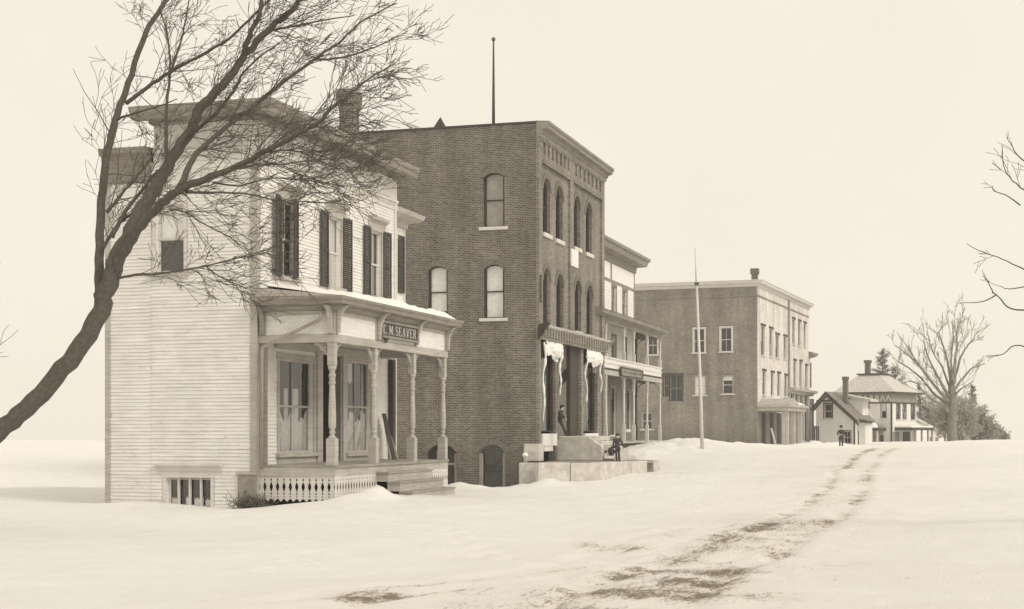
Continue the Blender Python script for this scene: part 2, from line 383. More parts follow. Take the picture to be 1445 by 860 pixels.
clapboards(mb, hS, sMain + .1, sEnd - .14, .05, WING - .95, [])
mb.build('clapboard_siding', 'clap', house)
# corner boards
mb = MB()
for a in (0, 1):
    pass
mb.box((-.045, -.045, .05), (.14, .0, zClapTop)); mb.box((-.045, .0, .05), (0, .17, zClapTop)); mb.build('corner_board', 'trimd', house)
MB().fb(hF, HL - .3, HL - .1, pFloor - .2, zClapTop, 0, .04).build('corner_board', 'trim', house)
MB().fb(hS, sEnd - .15, sEnd + .02, .05, WING - .5, 0, .04).build('corner_board', 'trimd', house)
# frieze, belt with dentils, cornice
path = [(0, sMain, -1, 0), (0, 0, -1, -1), (HL - .06, 0, 0, -1)]
mb = MB(); mb.sweep(path, [(0, zClapTop), (.05, zClapTop), (.05, zBelt), (.10, zBelt + .03), (.10, zBelt + .10), (.03, zBelt + .13), (.03, zSoff), (0, zSoff)])
n = int((HL - .2) / .17)
for i in range(n): mb.fb(hF, .05 + i*.17, .13 + i*.17, zBelt - .10, zBelt - .01, .05, .09)
n = int(sMain / .17)
for i in range(n): mb.fb(hS, .05 + i*.17, .13 + i*.17, zBelt - .10, zBelt - .01, .05, .09)
mb.build('frieze', 'trim', house)
pathc = [(0, sMain + .02, -1, .35), (0, 0, -1, -1), (HL - .06, 0, .0, -1)]
mb = MB()
mb.sweep(pathc, [(.03, zSoff), (.16, zSoff + .04), (.22, zSoff + .22), (.30, zSoff + .30), (.30, zSoff+.34), (0, zSoff + .34)])
mb.sweep(pathc, [(0, zSoff + .345), (.5, zSoff + .40), (.52, TOP - .36), (.74, TOP - .34), (.76, TOP - .22), (.82, TOP - .16), (.85, TOP - .02), (.80, TOP), (0, TOP + .10)])
mb.build('cornice', 'trimg', house)
MB().sweep([(0, sMain * .8, -1, 0), (0, 0, -1, -1), (HL - .06, 0, 0, -1)], [(.10, TOP + .094), (.66, TOP + .03), (.62, TOP + .07), (.2, TOP + .15)]).build('snow_cover', 'snow', house)
MB().box((0, 0, TOP - .02), (HL - .1, sMain + .1, TOP + .09)).build('roof', 'roof', house)
# rear wing roof
mb = MB(); mb.sweep([(0, sMain + .1, -1, 0), (0, sEnd + .04, -1, 0)], [(0, WING - .95), (.04, WING - .95), (.05, WING - .5), (.18, WING - .40), (.2, WING - .22), (.34, WING - .16), (.36, WING), (0, WING + .02)])
mb.box((.02, sMain + .03, WING - .1), (HL, sEnd + .04, WING + .015))
mb.build('wing_eave', 'trimg', house)
# foundation
mb = MB(); mb.fb(hS, .02, sEnd, -.5, .06, -.1, .035); mb.build('foundation', 'granite', house)
mb = MB(); r_ = hS.rect(337, 362.5, 670, 712); mb.fb(hS, -.04, r_[1], -.3, r_[3], 0.02, .06); mb.build('foundation_pier', 'granited', house)
mb = MB(); mb.fb(hS, -.045, r_[1] + .05, r_[3], r_[3] + .05, 0.02, .09); mb.build('water_table', 'trimd', house)

# upper windows and shutters
for i, r in enumerate(front):
    window(house, hF, r, casing=.10, hood=True, cols=2, blind=(None, .0, None)[i] or None, curtain=(i == 2), sillm='trimd', m='trimd')
    sw_ = .62; a, b = r[0] - .08, r[1] + .08
    if i == 0:
        shutter(house, hF, a - sw_, a, r[2] - .06, r[3] + .06, rad(12), 'R')
        shutter(house, hF, b - .60, b + .02, r[2] - .06, r[3] + .06, rad(14), 'R')
    else:
        shutter(house, hF, a - sw_, a, r[2] - .06, r[3] + .06, rad(3), 'R')
        shutter(house, hF, b, b + sw_, r[2] - .06, r[3] + .06, rad(3), 'L')
window(house, hS, sw_up, casing=.09, cols=1, blind=.52, blindm='curtain', m='trim', sillm='trimd')
# basement window of four lights in a wide casing under a hood
r = sw_base
W = window(house, hS, r, casing=.09, cols=1, name='basement_window', inter=True, meet=1.0)
mb = MB()
for k in (1, 2, 3): mb.fb(hS, r[0] + (r[1]-r[0])*k/4 - .02, r[0] + (r[1]-r[0])*k/4 + .02, r[2], r[3], -.12, -.03)
mb.build('mullion', 'trim', W)
mb = MB(); mb.profile(hS, [(0, r[3] + .18), (.06, r[3] + .18), (.08, r[3] + .28), (.17, r[3] + .33), (.17, r[3] + .38), (0, r[3] + .42)], hS.pt(314.5), hS.pt(221)); mb.build('hood', 'trim', W)
mb = MB()
for k, (a, b, h_) in enumerate(((.04, .16, .30), (.36, .44, .33), (.55, .75, .30), (.80, .98, .26))):
    vs = []; nn = 8
    for i in range(nn + 1):
        u = r[0] + (r[1]-r[0]) * (1 - (a + (b-a)*i/nn)); vs += [hS.L(u, r[2] + .02, -.20), hS.L(u, r[2] + (r[3]-r[2]) * h_ * (1 + .2*math.sin(i*2.3 + k)), -.20)]
    mb.add(vs, [(2*i, 2*i+2, 2*i+3, 2*i+1) for i in range(nn)])
mb.build('curtain', 'curtain', W)

# shop windows under the porch
for k, r in enumerate((shop1, shop2)):
    W = window(house, hF, r, casing=.14, cols=2, rows=1, name='shop_window', meet=.50, sill=True, m='trimd', sashm='trimd', sillm='trimd')
    mb = MB(); nn = 30; vs = []
    a, b = r[0] + .06, r[1] - .06
    hh = r[3] - r[2]
    for i in range(nn + 1):                       # half curtain of pale cloth across the lower lights
        u = a + (b - a)*i/nn; oo = -.19 + .02*math.sin(i*1.7); vs += [hF.L(u, r[2] + .03, oo), hF.L(u, r[2] + hh*(.40 + .05*math.sin(i*.45 + k*2) + .03*math.sin(i*1.3)), oo)]
    mb.add(vs, [(2*i, 2*i+2, 2*i+3, 2*i+1) for i in range(nn)])
    mb.build('half_curtain', 'curtain', W)
    mb = MB()
    drapes = ((0, .16, .95), (.34, .47, .62), (.60, .80, .62)) if k == 0 else ((0, .12, .6), (.88, 1, .7), (.3, .5, .2))
    for j, (u0, u1, drop) in enumerate(drapes):   # goods and lace hung inside the glass
        vs = []; nn = 10
        for i in range(nn + 1):
            t = i/nn; u = a + (b - a)*(u0 + (u1-u0)*t); oo = -.235 + .02*math.sin(i*2.1 + j)
            top = r[3] - .06 - (0 if j == 0 else hh*.28*(k == 0)); bot = r[3] - hh*drop - .12*math.sin(t*3.1)
            vs += [hF.L(u, bot, oo), hF.L(u, top, oo)]
        mb.add(vs, [(2*i, 2*i+2, 2*i+3, 2*i+1) for i in range(nn)])
    mb.build('window_drape', 'curtain', W)
# pilaster between window and door, recessed double door
mb = MB()
mb.fb(hF, shop1[1] + .145, door[0] - .02, pFloor, door[3] + .25, 0, .10)
mb.fb(hF, door[1] + .02, shop2[0] - .145, pFloor, door[3] + .25, 0, .08)
mb.fb(hF, shop1[0] - .3, shop2[1] + .4, door[3] + .02 if door[3] > shop1[3] + .2 else shop1[3] + .2, shop1[3] + .50, .05, .12)
mb.fb(hF, shop1[0] - .14, shop1[1] + .14, pFloor, shop1[2] - .115, 0, .05); mb.fb(hF, shop2[0] - .14, shop2[1] + .5, pFloor, shop2[2] - .115, 0, .05)
mb.build('shopfront_trim', 'trimd', house)
mb = MB(); a, b, c, d = door; mb.fb(hF, a, b, c, d, -.75, -.68); 
D_ = mb.build('door', 'dark', house)
mb = MB()
for u in (.14, .57):
    x = a + (b-a)*u; w_ = (b-a)*.3
    mb.fb(hF, x, x + w_, c + .25, c + 1.0, -.68, -.655)
    for q in ((x, x + .03), (x + w_ - .03, x + w_)): mb.fb(hF, q[0], q[1], c + 1.2, d - .3, -.68, -.65)
mb.build('door_panel', 'dark', D_)
mb = MB(); mb.add([hF.L(a, c, 0), hF.L(a, c, -.8), hF.L(a, d, -.8), hF.L(a, d, 0), hF.L(b, c, 0), hF.L(b, c, -.8), hF.L(b, d, -.8), hF.L(b, d, 0)], [(0,1,2,3), (4,5,6,7), (3,2,6,7), (0,1,5,4)])
mb.build('door_recess', 'dark', D_)

# ---- porch
OP = 2.276; pF = Face(H, 'F', OP); pL = pF.pt(632)
porch = MB()
porch.box((0.05, -OP - .04, pFloor - .07), (pL, -.03, pFloor))
porch.build('porch_floor', 'floorb', house)
mb = MB(); mb.fb(pF, 0.05, pL, pFloor - .30, pFloor - .075, -.05, 0); mb.box((.05, -OP + .05, pFloor - .30), (.10, -.05, pFloor - .075)); mb.build('floor_fascia', 'trimd', house)
def lattice(fc, s0, s1, z0, z1, name='lattice_skirt'):
    n = int(round((s1 - s0) / .185)); w = (s1 - s0) / n; mb = MB(); h = z1 - z0
    prof = [(0, .0), (.5, .13), (.5, .17), (.36, .205), (.5, .24), (.5, .27), (.33, .31), (.5, .36), (.44, .40), (.24, .55), (.24, .62), (.44, .76), (.5, .80), (.34, .86), (.5, .92), (.5, 1.0)]
    for i in range(n):
        c = s0 + (i + .5) * w
        R_ = [(c + a * w * .98, z0 + b * h) for a, b in prof]; L_ = [(c - a * w * .98, z0 + b * h) for a, b in prof[1:]]
        for k in range(1, len(prof) - 1):
            (a0, b0), (a1, b1) = prof[k], prof[k+1]
            mb.prism(fc, [(c - a0*w*.985, z0 + b0*h), (c + a0*w*.985, z0 + b0*h), (c + a1*w*.985, z0 + b1*h), (c - a1*w*.985, z0 + b1*h)], -.02, 0)
        mb.prism(fc, [(c, z0), (c + .5*w, z0 + .13*h), (c - .5*w, z0 + .13*h)], -.02, 0)
    return mb.build(name, 'trim', house)
zl1 = pFloor - .30; zl0 = pFloor - .98
sd = Face(H, 'S', -.075)
lattice(sd, -OP, -.02, zl0, zl1)
st0 = pF.pt(531); st1 = pF.pt(594)
lattice(pF, 0.03, st0 + .1, zl0, zl1); lattice(pF, st1 - .6, pL, zl0, zl1)
mb = MB(); mb.box((.35, -OP + .25, -.4), (pL, -.1, pFloor - .1)); mb.build('crawlspace', 'pitch', house)
# steps
for k in range(3):
    z = pFloor - .27 * (k + 1) + .02
    mb = MB(); o0 = .0 if k == 0 else .36*k - .02; mb.fb(pF, st0, st1 + .03*k, z - .27 - (.3 if k == 2 else 0), z - .05, o0 - .0, .36*(k+1)); 
    s_ = mb.build('porch_step', 'trimd', house)
    mb = MB(); mb.fb(pF, st0 - .04, st1 + .03*k + .04, z - .048, z, o0 - .0, .36*(k+1) + .03); mb.build('tread', 'floorb', s_)
# posts
def post_profile(h):
    p = [(.10, 0)]; T = h
    for r_, t in ((.115, .0), (.115, .02), (.07, .035), (.06, .06), (.085, .075), (.085, .095), (.06, .11), (.075, .13), (.10, .16), (.105, .30), (.085, .62), (.075, .74), (.10, .75), (.10, .77), (.08, .78), (.085, .84), (.10, .85), (.10, .875), (.075, .89), (.08, .93), (.115, .96), (.115, 1.0)):
        p.append((r_, t * T))
    return p
px_posts = [467.3, 527, 581.4, 627.9]
pin = Face(H, 'F', OP - .13)
zp1 = pFloor + .72; zp2 = pBeam - .62
posts = [.16] + [pin.pt(x) for x in px_posts[1:]]
posts[-1] = pL - .14
for i, s_ in enumerate(posts):
    c = (s_, -(OP - .13), 0)
    mb = MB(); mb.box((c[0]-.125, c[1]-.125, pFloor), (c[0]+.125, c[1]+.125, zp1))
    mb.lathe((c[0], c[1], zp1), post_profile(zp2 - zp1), 14)
    mb.box((c[0]-.10, c[1]-.10, zp2), (c[0]+.10, c[1]+.10, pBeam))
    P_ = mb.build('porch_post', 'trimd', house)
    # scroll brackets either side
    q = MB()
    def scroll(dirx, diry):
        pts = []; R0 = .42
        for k in range(9):                       # the sweeping arm
            a = rad(90) * k / 8; u = .10 + R0*(1 - math.cos(a)); z = pBeam - .52 + .50*math.sin(a)
            pts.append((u, z))
        for k in range(len(pts) - 1):
            (u0, z0), (u1, z1) = pts[k], pts[k+1]; t = .055; e = .02
            P0 = [(u0, z0 - t), (u1, z1 - t), (u1, z1 + .01), (u0, z0 + .03)]
            vs = []
            for sg in (-1, 1):
                for (u, z) in P0: vs.append((c[0] + dirx*u + (e*sg if diry else 0), c[1] + diry*u + (e*sg if dirx else 0), z))
            q.hexa(vs)
        ring = [(c[0] + dirx*(.27 + .085*math.cos(a*.785)), c[1] + diry*(.27 + .085*math.cos(a*.785)), pBeam - .13 + .085*math.sin(a*.785)) for a in range(9)]
        q.tube(ring, .02, 5)
        q.tube([(c[0] + dirx*.12, c[1] + diry*.12, pBeam - .34), (c[0] + dirx*.25, c[1] + diry*.25, pBeam - .24)], .018, 5)
    if i > 0: scroll(-1, 0)
    if i < 3: scroll(1, 0)
    if i in (0, 3): scroll(0, 1)
    q.build('scroll_bracket', 'trimd', P_)
# engaged half posts on the wall
for s_ in (hF.pt(549),):
    mb = MB(); mb.box((s_ - .14, -.20, pFloor), (s_ + .10, -.03, pBeam)); mb.build('wall_pilaster', 'shutter', house)
mb = MB(); mb.box((.07, -.26, pFloor), (.16, -.05, pBeam)); mb.build('wall_pilaster', 'trimg', house)
# beam, frieze panels with beadboard, cornice
zf0 = pBeam; zf1 = pF.pt(472, 438)[1]
path = [(.03, -.05, -1, 0), (.03, -OP, -1, -1), (pL, -OP, 1, -1), (pL, -.05, 1, 0)]
def insetpath(d): return [(.03 + d, -.05, -1, 0), (.03 + d, -OP + d, -1, -1), (pL - d, -OP + d, 1, -1), (pL - d, -.05, 1, 0)]
mb = MB(); mb.sweep(insetpath(0), [(-.22, zf0), (.0, zf0), (.0, zf0 + .20), (-.03, zf0 + .22), (-.22, zf0 + .22)])
mb.sweep(insetpath(0), [(-.22, zf1 - .10), (.0, zf1 - .10), (.0, zf1), (-.22, zf1)])
for s_ in posts: mb.fb(pF, s_ - .09, s_ + .09, zf0 + .22, zf1 - .10, -.2, .004)
for y in (-OP + .10, -.16): mb.fb(Face(H, 'S', -.03), y - .09, y + .09, zf0 + .22, zf1 - .10, -.2, .004)
mb.build('porch_beam', 'trimd', house)
mb = MB(); mb.sweep(insetpath(.04), [(-.08, zf0 + .21), (0, zf0 + .21), (0, zf1 - .09), (-.08, zf1 - .09)])
# diagonal beads on the end panel, upright seams on the front
hh = zf1 - .10 - zf0 - .22; fs_ = Face(H, 'S', -.07)
y = -OP - hh
while y < -.1:
    a0 = max(y, -OP + .2); z0_ = zf0 + .22 + (a0 - y); a1 = min(y + hh, -.26); z1_ = zf0 + .22 + (a1 - y)
    if a1 > a0 + .03:
        mb.prism(fs_, [(a0, z0_ - .01), (a0, z0_ + .012), (a1, z1_ + .012), (a1, z1_ - .01)], -.01, .016)
    y += .13
mb.build('frieze_panel', 'clap', house)
mb = MB(); zc = zf1
mb.sweep(path, [(0, zc), (.10, zc + .02), (.16, zc + .10), (.16, zc + .14), (.34, zc + .16), (.36, zc + .24), (.41, zc + .30), (.42, zc + .36), (-.2, zc + .44), (-.2, zc)])
mb.build('porch_cornice', 'trimg', house)
mb = MB(); zr = zc + .36
mb.add([(-.36, -OP - .40, zr), (pL + .38, -OP - .40, zr), (pL - .6, -.03, zr + .42), (.02, -.03, zr + .30), (-.36, -.03, zr + .02), (pL + .38, -.03, zr)], [(0, 1, 2, 3), (0, 3, 4), (1, 5, 2)])
mb.build('porch_roof', 'roof', house)
mb = MB(); mb.box((.05, -OP + .1, zf1 - .04), (pL - .1, -.04, zf1 - .01)); mb.build('porch_ceiling', 'trimd', house)
# snow lying on the porch roof
nx, ny = 60, 14; vs = []
for i in range(nx + 1):
    for j in range(ny + 1):
        x = .6 + (pL + .20 - .6) * i/nx; y = -OP - .34 + (OP + .33) * j/ny
        e = min(1, i/4, (nx - i)/3, j/2 + .0) 
        base = zr + .01 + .40*j/ny * min(1, (pL + .5 - x)/1.0)
        hgt = (.13 + .12*min(1, x/5)) * max(0, e) * (.75 + .5*noise.noise(Vector((x*1.1, y*1.3, 3))))
        vs.append((x, y, base + hgt + (.07*noise.noise(Vector((x*3.1, y*3, 7))))*e))
fs = [(i*(ny+1)+j, (i+1)*(ny+1)+j, (i+1)*(ny+1)+j+1, i*(ny+1)+j+1) for i in range(nx) for j in range(ny)]
mb = MB(); mb.add(vs, fs); mb.build('snow_cover', 'snow', house, True)
# console brackets under the porch cornice
for s_ in posts:
    mb = MB()
    arc = [(.02, zf0 + .25), (.09, zf0 + .25), (.10, zf0 + .40)] + [(.10 + .30*(1 - math.cos(rad(90)*k/6)), zf0 + .42 + (zc + .12 - zf0 - .42)*math.sin(rad(90)*k/6)) for k in range(7)] + [(.02, zc + .14)]
    mb.profile(pF, arc, s_ - .055, s_ + .055); mb.build('cornice_bracket', 'trimd', house)
mb = MB(); mb.profile(Face(H, 'S', -.03), arc, -OP + .05, -OP + .17); mb.build('cornice_bracket', 'trimd', house)
mb = MB(); mb.profile(Face(H, 'S', -.03), arc, -.25, -.13); mb.build('cornice_bracket', 'trimg', house)
# downpipe
fq = Face(H, 'S', .03)
def qp(px, py): t, z = fq.pt(px, py); return fq.L(t, z, .10)
mb = MB(); mb.tube([qp(454.5, 437), qp(455, 449), qp(451, 453), qp(373.5, 490), qp(371.8, 496), qp(371.5, 663)], .05, 8)
mb.build('downpipe', 'pipe', house, True)
# side bay beyond the far corner
Y1 = 1.0; fbay = Face(H, 'F', -Y1); bs1 = fbay.pt(570.5); bz1 = fbay.pt(566, 322)[1]; bzt = bz1 + .55
bz0 = fbay.pt(566, 428)[1]
mb = MB(); wr = (bs1 - .75, bs1 - .22, bz0 + .35, bz1 - .4)
zo = bz0 - .5; wall(mb, fbay, HL - .1, bs1, zo, bz1, [wr], .2); mb.box((bs1 - .2, Y1 + .2, zo), (bs1, sEnd - .1, bz1)); mb.box((HL - .1, sEnd - .3, zo), (bs1 - .2, sEnd - .1, bz1)); mb.box((HL - .1, Y1, zo - .12), (bs1 + .05, sEnd - .1, zo)); mb.hexa([(HL - .12, Y1 + .1, zo - 1.6), (HL - .1, Y1 + .1, zo - 1.6), (HL - .1, sEnd - .3, zo - 1.6), (HL - .12, sEnd - .3, zo - 1.6), (HL - .12, Y1 + .1, zo - .12), (bs1 - .1, Y1 + .1, zo - .12), (bs1 - .1, sEnd - .3, zo - .12), (HL - .12, sEnd - .3, zo - .12)])
mb.build('bay_wall', 'clap', house)
mb = MB(); mb.fb(fbay, bs1 - .1, bs1 + .03, zo, bz1, -.1, .03); mb.build('corner_board', 'trim', house)
W = window(house, fbay, wr, casing=.05, cols=1, sill=False)
shutter(house, fbay, bs1 - .72, bs1 - .16, wr[2], wr[3] + .1, rad(2), 'L')
mb = MB(); mb.sweep([(HL - .1, Y1, 0, -1), (bs1, Y1, 1, -1), (bs1, sEnd - .1, 1, 0)], [(0, bz1), (.10, bz1), (.12, bz1 + .18), (.42, bz1 + .26), (.55, bz1 + .34), (.60, bz1 + .50), (0, bz1 + .58)])
mb.box((HL - .1, Y1 + .01, bz1 + .4), (bs1, sEnd - .1, bz1 + .575))
mb.build('bay_cornice', 'trimd', house)
# chimney
mb = MB(); cx, cy = 9.55, 1.35; czt = 13.55 - H.z0
ch = [(.27, TOP - .1), (.25, czt - .75), (.27, czt - .6), (.33, czt - .45), (.34, czt - .12), (.28, czt)]
for (a, z0_), (b, z1_) in zip(ch, ch[1:]):
    mb.hexa([(cx-a, cy-a, z0_), (cx+a, cy-a, z0_), (cx+a, cy+a, z0_), (cx-a, cy+a, z0_), (cx-b, cy-b, z1_), (cx+b, cy-b, z1_), (cx+b, cy+b, z1_), (cx-b, cy+b, z1_)])
mb.build('chimney', 'brick', house)

# name board over the porch steps
sg = Face(H, 'F', OP + .04)
a, za = sg.pt(537.5, 455.5); b, _ = sg.pt(586.5, 463); _, zb0 = sg.pt(537.5, 473.5)
sh = za - zb0
mb = MB(); mb.fb(sg, a, b, zb0, za, .0, .05); SB = mb.build('name_board', 'signb', house)
SB['label'] = 'black name board with pale serif lettering'
mb = MB(); mb.fb(sg, a - .03, b + .03, za, za + .06, 0, .10); mb.fb(sg, a - .03, b + .03, zb0 - .06, zb0, 0, .10)
mb.fb(sg, a - .05, a, zb0, za, 0, .08); mb.fb(sg, b, b + .05, zb0, za, 0, .08)
mb.fb(sg, a - .03, b + .03, za + .10, za + .24, -.02, .04)
n = 26
for i in range(n): mb.fb(sg, a + (b-a)*(i+.2)/n, a + (b-a)*(i+.7)/n, za + .06, za + .10, .0, .06)
mb.build('board_frame', 'trimg', SB)
mb = MB(); t_, z_ = sg.pt(543.6, 478.5); mb.tube([sg.L(t_, zb0 - .05, .03), sg.L(t_, zb0 - .20, .03)], [.10, .02], 8); mb.build('board_pendant', 'iron', SB)
# letters as slab-serif strokes: (x0,z0,x1,z1,width)
GL = {
 'C': ([(.85,.78,.72,.95,.09),(.72,.97,.35,.97,.07),(.35,.97,.14,.75,.15),(.14,.75,.14,.25,.2),(.14,.25,.35,.03,.15),(.35,.03,.72,.03,.07),(.72,.05,.88,.22,.09)], .8),
 'M': ([(.12,0,.12,1,.09),(.14,1,.48,.15,.19),(.48,.15,.82,1,.08),(.85,0,.85,1,.2),(0,.03,.26,.03,.07),(.7,.03,1,.03,.07),(0,.97,.2,.97,.07),(.8,.97,1,.97,.07)], 1.0),
 'S': ([(.82,.75,.70,.95,.09),(.70,.97,.30,.97,.08),(.30,.97,.15,.78,.14),(.15,.78,.22,.60,.16),(.22,.60,.75,.42,.2),(.75,.42,.85,.22,.16),(.85,.22,.68,.03,.13),(.68,.03,.28,.03,.08),(.28,.05,.13,.28,.09)], .8),
 'E': ([(.2,0,.2,1,.2),(.0,.03,.85,.03,.07),(.0,.97,.82,.97,.07),(.2,.52,.6,.52,.07),(.84,0,.84,.25,.08),(.8,.78,.8,1,.08),(.6,.42,.6,.62,.06)], .85),
 'A': ([(.15,0,.48,1,.08),(.48,1,.85,0,.2),(.28,.33,.7,.33,.07),(.0,.03,.3,.03,.07),(.66,.03,1,.03,.07)], .95),
 'V': ([(.15,1,.52,0,.2),(.52,0,.86,1,.08),(.0,.97,.34,.97,.07),(.7,.97,1,.97,.07)], .95),
 'R': ([(.2,0,.2,1,.2),(.0,.03,.4,.03,.07),(.0,.97,.6,.97,.07),(.6,.97,.78,.82,.14),(.78,.82,.78,.65,.18),(.78,.65,.6,.5,.14),(.6,.5,.3,.5,.07),(.5,.5,.84,.0,.2),(.74,.03,1,.03,.07)], .95),
 '.': ([(.3,.08,.5,.08,.18)], .45), ' ': ([], .5)}
def letters(mb, fc, text, s0, s1, z0, h, o):
    tot = sum(GL[c][1] + .13 for c in text); k = (s1 - s0) / tot; x = s0; kz = h
    for c in text:
        st, w = GL[c]
        for a0, b0, a1, b1, wd in st:
            p = Vector((x + a0*w*k, z0 + b0*h)); q = Vector((x + a1*w*k, z0 + b1*h)); d = (q - p)
            if d.length == 0: continue
            nrm = Vector((-d.y, d.x)).normalized() * wd * .5 * (k if abs(d.y) > abs(d.x) else h) * .8
            mb.prism(fc, [tuple(p + nrm), tuple(q + nrm), tuple(q - nrm), tuple(p - nrm)], o, o + .012)
        x += (w + .13) * k
mb = MB(); letters(mb, sg, 'C.M.SEAVER', a + .06, b - .06, zb0 + sh*.14, sh*.74, .051)
mb.build('lettering', 'signl', SB)
# planks leaning in the porch corner
pt = Face(H, 'F', .0)
for k, (x0, x1, y0, y1) in enumerate(((541, 556.5, 584, 647), (545, 561, 600, 648), (543, 552.5, 592, 646))):
    b0, zb_ = Face(H, 'F', .75 - k*.12).pt(x1, y1); t0, zt_ = Face(H, 'F', .22).pt(x0, y0)
    wb = H.world(b0, -(.75 - k*.12)); wt = H.world(t0, -.22)
    P0 = Vector((wb[0], wb[1], 1.275)); P1 = Vector((wt[0], wt[1], zt_ + H.z0)); d = P1 - P0
    o = bpy.data.objects.new('leaning_plank', bpy.data.meshes.new('leaning_plank')); COL.objects.link(o)
    bm = bmesh.new(); bmesh.ops.create_cube(bm, size=1); 
    for v in bm.verts: v.co = Vector((v.co.x*.16, v.co.y*.035, (v.co.z + .5) * d.length)); v.co.x += .02*math.sin(v.co.z*3)
    bmesh.ops.bevel(bm, geom=bm.edges[:], offset=.006, segments=1, affect='EDGES'); bm.to_mesh(o.data); bm.free()
    o.data.materials.append(M[('shutter', 'trimg', 'floorb')[k]]); o.location = P0; o.rotation_euler = d.to_track_quat('Z', 'Y').to_euler()
    tag(o, ('dark long plank leaning against the porch wall, tallest of the three', 'grey plank leaning at the porch corner, nearest the edge of the wall', 'short brown plank leaning between the two others on the porch')[k], 'plank', 'planks leaning in the porch corner')

# ================================================================== GROUND
def gp(px, D, py):                      # control point: a ground sighting at distance D
    return ((px - CX) / F * D, D, EYE + (HY - py) / F * D)
CP = [gp(150, 41.9, 711), gp(240, 41.3, 716), gp(335, 41, 721), gp(366, 40.2, 716), gp(400, 40.2, 711), gp(470, 39.6, 704), gp(530, 42.2, 700), gp(600, 44.5, 701), gp(640, 49, 694),
      gp(690, 60, 696), gp(735, 64, 690), gp(758, 63.8, 684), gp(845, 64.8, 677), gp(899, 68, 668), gp(935, 72, 663), gp(945, 84, 640), gp(990, 88, 640),
      gp(870, 90, 629), gp(930, 95, 627), gp(1000, 120, 631), gp(1068, 136, 633), gp(1150, 136, 632), gp(1187, 115, 631.5), gp(1250, 120, 632), gp(1330, 112, 628.5), gp(1400, 105, 623.5), gp(1440, 100, 620),
      gp(1200, 170, 627), gp(1300, 175, 624), gp(700, 66, 694), gp(640, 67, 693), gp(500, 60, 690), gp(300, 50, 700), gp(100, 50, 695),
      (-9, 15, .50), (0, 14, .54), (9, 14, .62), (-14, 24, .38), (0, 26, .36), (12, 26, .55), (-8, 33, .12), (6, 38, .30), (18, 40, .72), (-30, 45, .3), (-60, 60, .6), (3, 55, .15), (15, 60, .62), (30, 70, 1.15),
      (60, 90, 1.9), (-40, 110, 0.6), (-120, 150, 1.5), (120, 150, 2.4), (0, 2, .55), (-30, 0, .4), (30, 0, .8), (0, -30, .5), (-20, 70, -.4), (-15, 90, .2), (20, 100, 1.1)]
CP = np.array(CP)
def hbase(x, y):
    x = np.asarray(x, float); y = np.asarray(y, float)
    num = np.zeros_like(x); den = np.zeros_like(x); gx = np.zeros_like(x)
    for cx, cy, cz in CP:
        sc = 1.2 + .055 * abs(cy)
        d2 = ((x - cx)**2 + (y - cy)**2) / sc**2
        w = 1 / (d2 + .12)**1.7
        num += w * cz; den += w
    z = num / den
    far = np.clip((y - 200) / 200, 0, 1) + np.clip((np.abs(x) - 160) / 200, 0, 1); far = np.clip(far, 0, 1)
    drop = np.clip((np.hypot(x, y) - 190) / 900, 0, 1)
    return z * (1 - far) + far * .2 - 70 * drop * drop * (3 - 2 * drop)
# wheel tracks: polylines of (x, y, half width, strength)
def gpt(px, py, z): D = F * (EYE - z) / (py - HY); return ((px - CX) / F * D, D)
TR = []
road = [(830, 905, .55), (880, 850, .54), (960, 800, .5), (1045, 768, .46), (1118, 738, .42), (1176, 702, .46), (1196, 678, .55), (1206, 657, .7), (1228, 642, .9), (1250, 636, 1.0)]
road = [gpt(*p) for p in road]
spur = [gpt(*p) for p in ((440, 856, .5), (520, 838, .5), (600, 827, .48), (700, 820, .46), (790, 802, .44), (850, 786, .42), (900, 770, .4), (1000, 742, .38))]
def dist_poly(x, y, pts):
    best = np.full(x.shape, 1e9); side = np.zeros(x.shape); tt = np.zeros(x.shape); acc = 0
    for (ax, ay), (bx, by) in zip(pts, pts[1:]):
        dx, dy = bx - ax, by - ay; L2 = dx*dx + dy*dy; t = np.clip(((x-ax)*dx + (y-ay)*dy) / L2, 0, 1)
        px, py = ax + t*dx, ay + t*dy; d = np.hypot(x - px, y - py); sgn = np.sign((x-ax)*dy - (y-ay)*dx)
        m = d < best; best = np.where(m, d, best); side = np.where(m, sgn*d, side); tt = np.where(m, acc + t*math.sqrt(L2), tt); acc += math.sqrt(L2)
    return best, side, tt
def vnoise(x, y, s, seed=0):
    """cheap smooth value noise on arrays"""
    X = x / s; Y = y / s; xi = np.floor(X).astype(np.int64); yi = np.floor(Y).astype(np.int64); fx = X - xi; fy = Y - yi
    fx = fx*fx*(3-2*fx); fy = fy*fy*(3-2*fy)
    def h(a, b): n = (a*374761393 + b*668265263 + seed*2246822519) & 0xffffffff; n = ((n ^ (n >> 13))*1274126177) & 0xffffffff; return ((n ^ (n >> 16)) & 0xffff) / 65535.
    return (h(xi,yi)*(1-fx) + h(xi+1,yi)*fx)*(1-fy) + (h(xi,yi+1)*(1-fx) + h(xi+1,yi+1)*fx)*fy - .5
HEAPS = [  # little banks of thrown snow: x,y, radius x, radius y, height
]
def heap(px, D, rx, ry, h): HEAPS.append(((px - CX)/F*D, D, rx, ry, h))
heap(500, 39.6, .55, .5, .16); heap(520, 40.4, .42, .45, .30); heap(536, 40.9, .34, .35, .30); heap(550, 41.3, .3, .3, .10); heap(410, 39.3, 1.3, .4, .06)
heap(205, 41.0, 1.1, .35, .10); heap(262, 40.7, .5, .3, -.05); heap(318, 40.5, .5, .3, .07); heap(700, 65.6, 1.0, .5, .10); heap(735, 64.8, .6, .5, .14); heap(655, 51, .9, .9, .25); heap(770, 64.0, .7, .5, .25); heap(800, 64.0, 1.4, .5, .10)
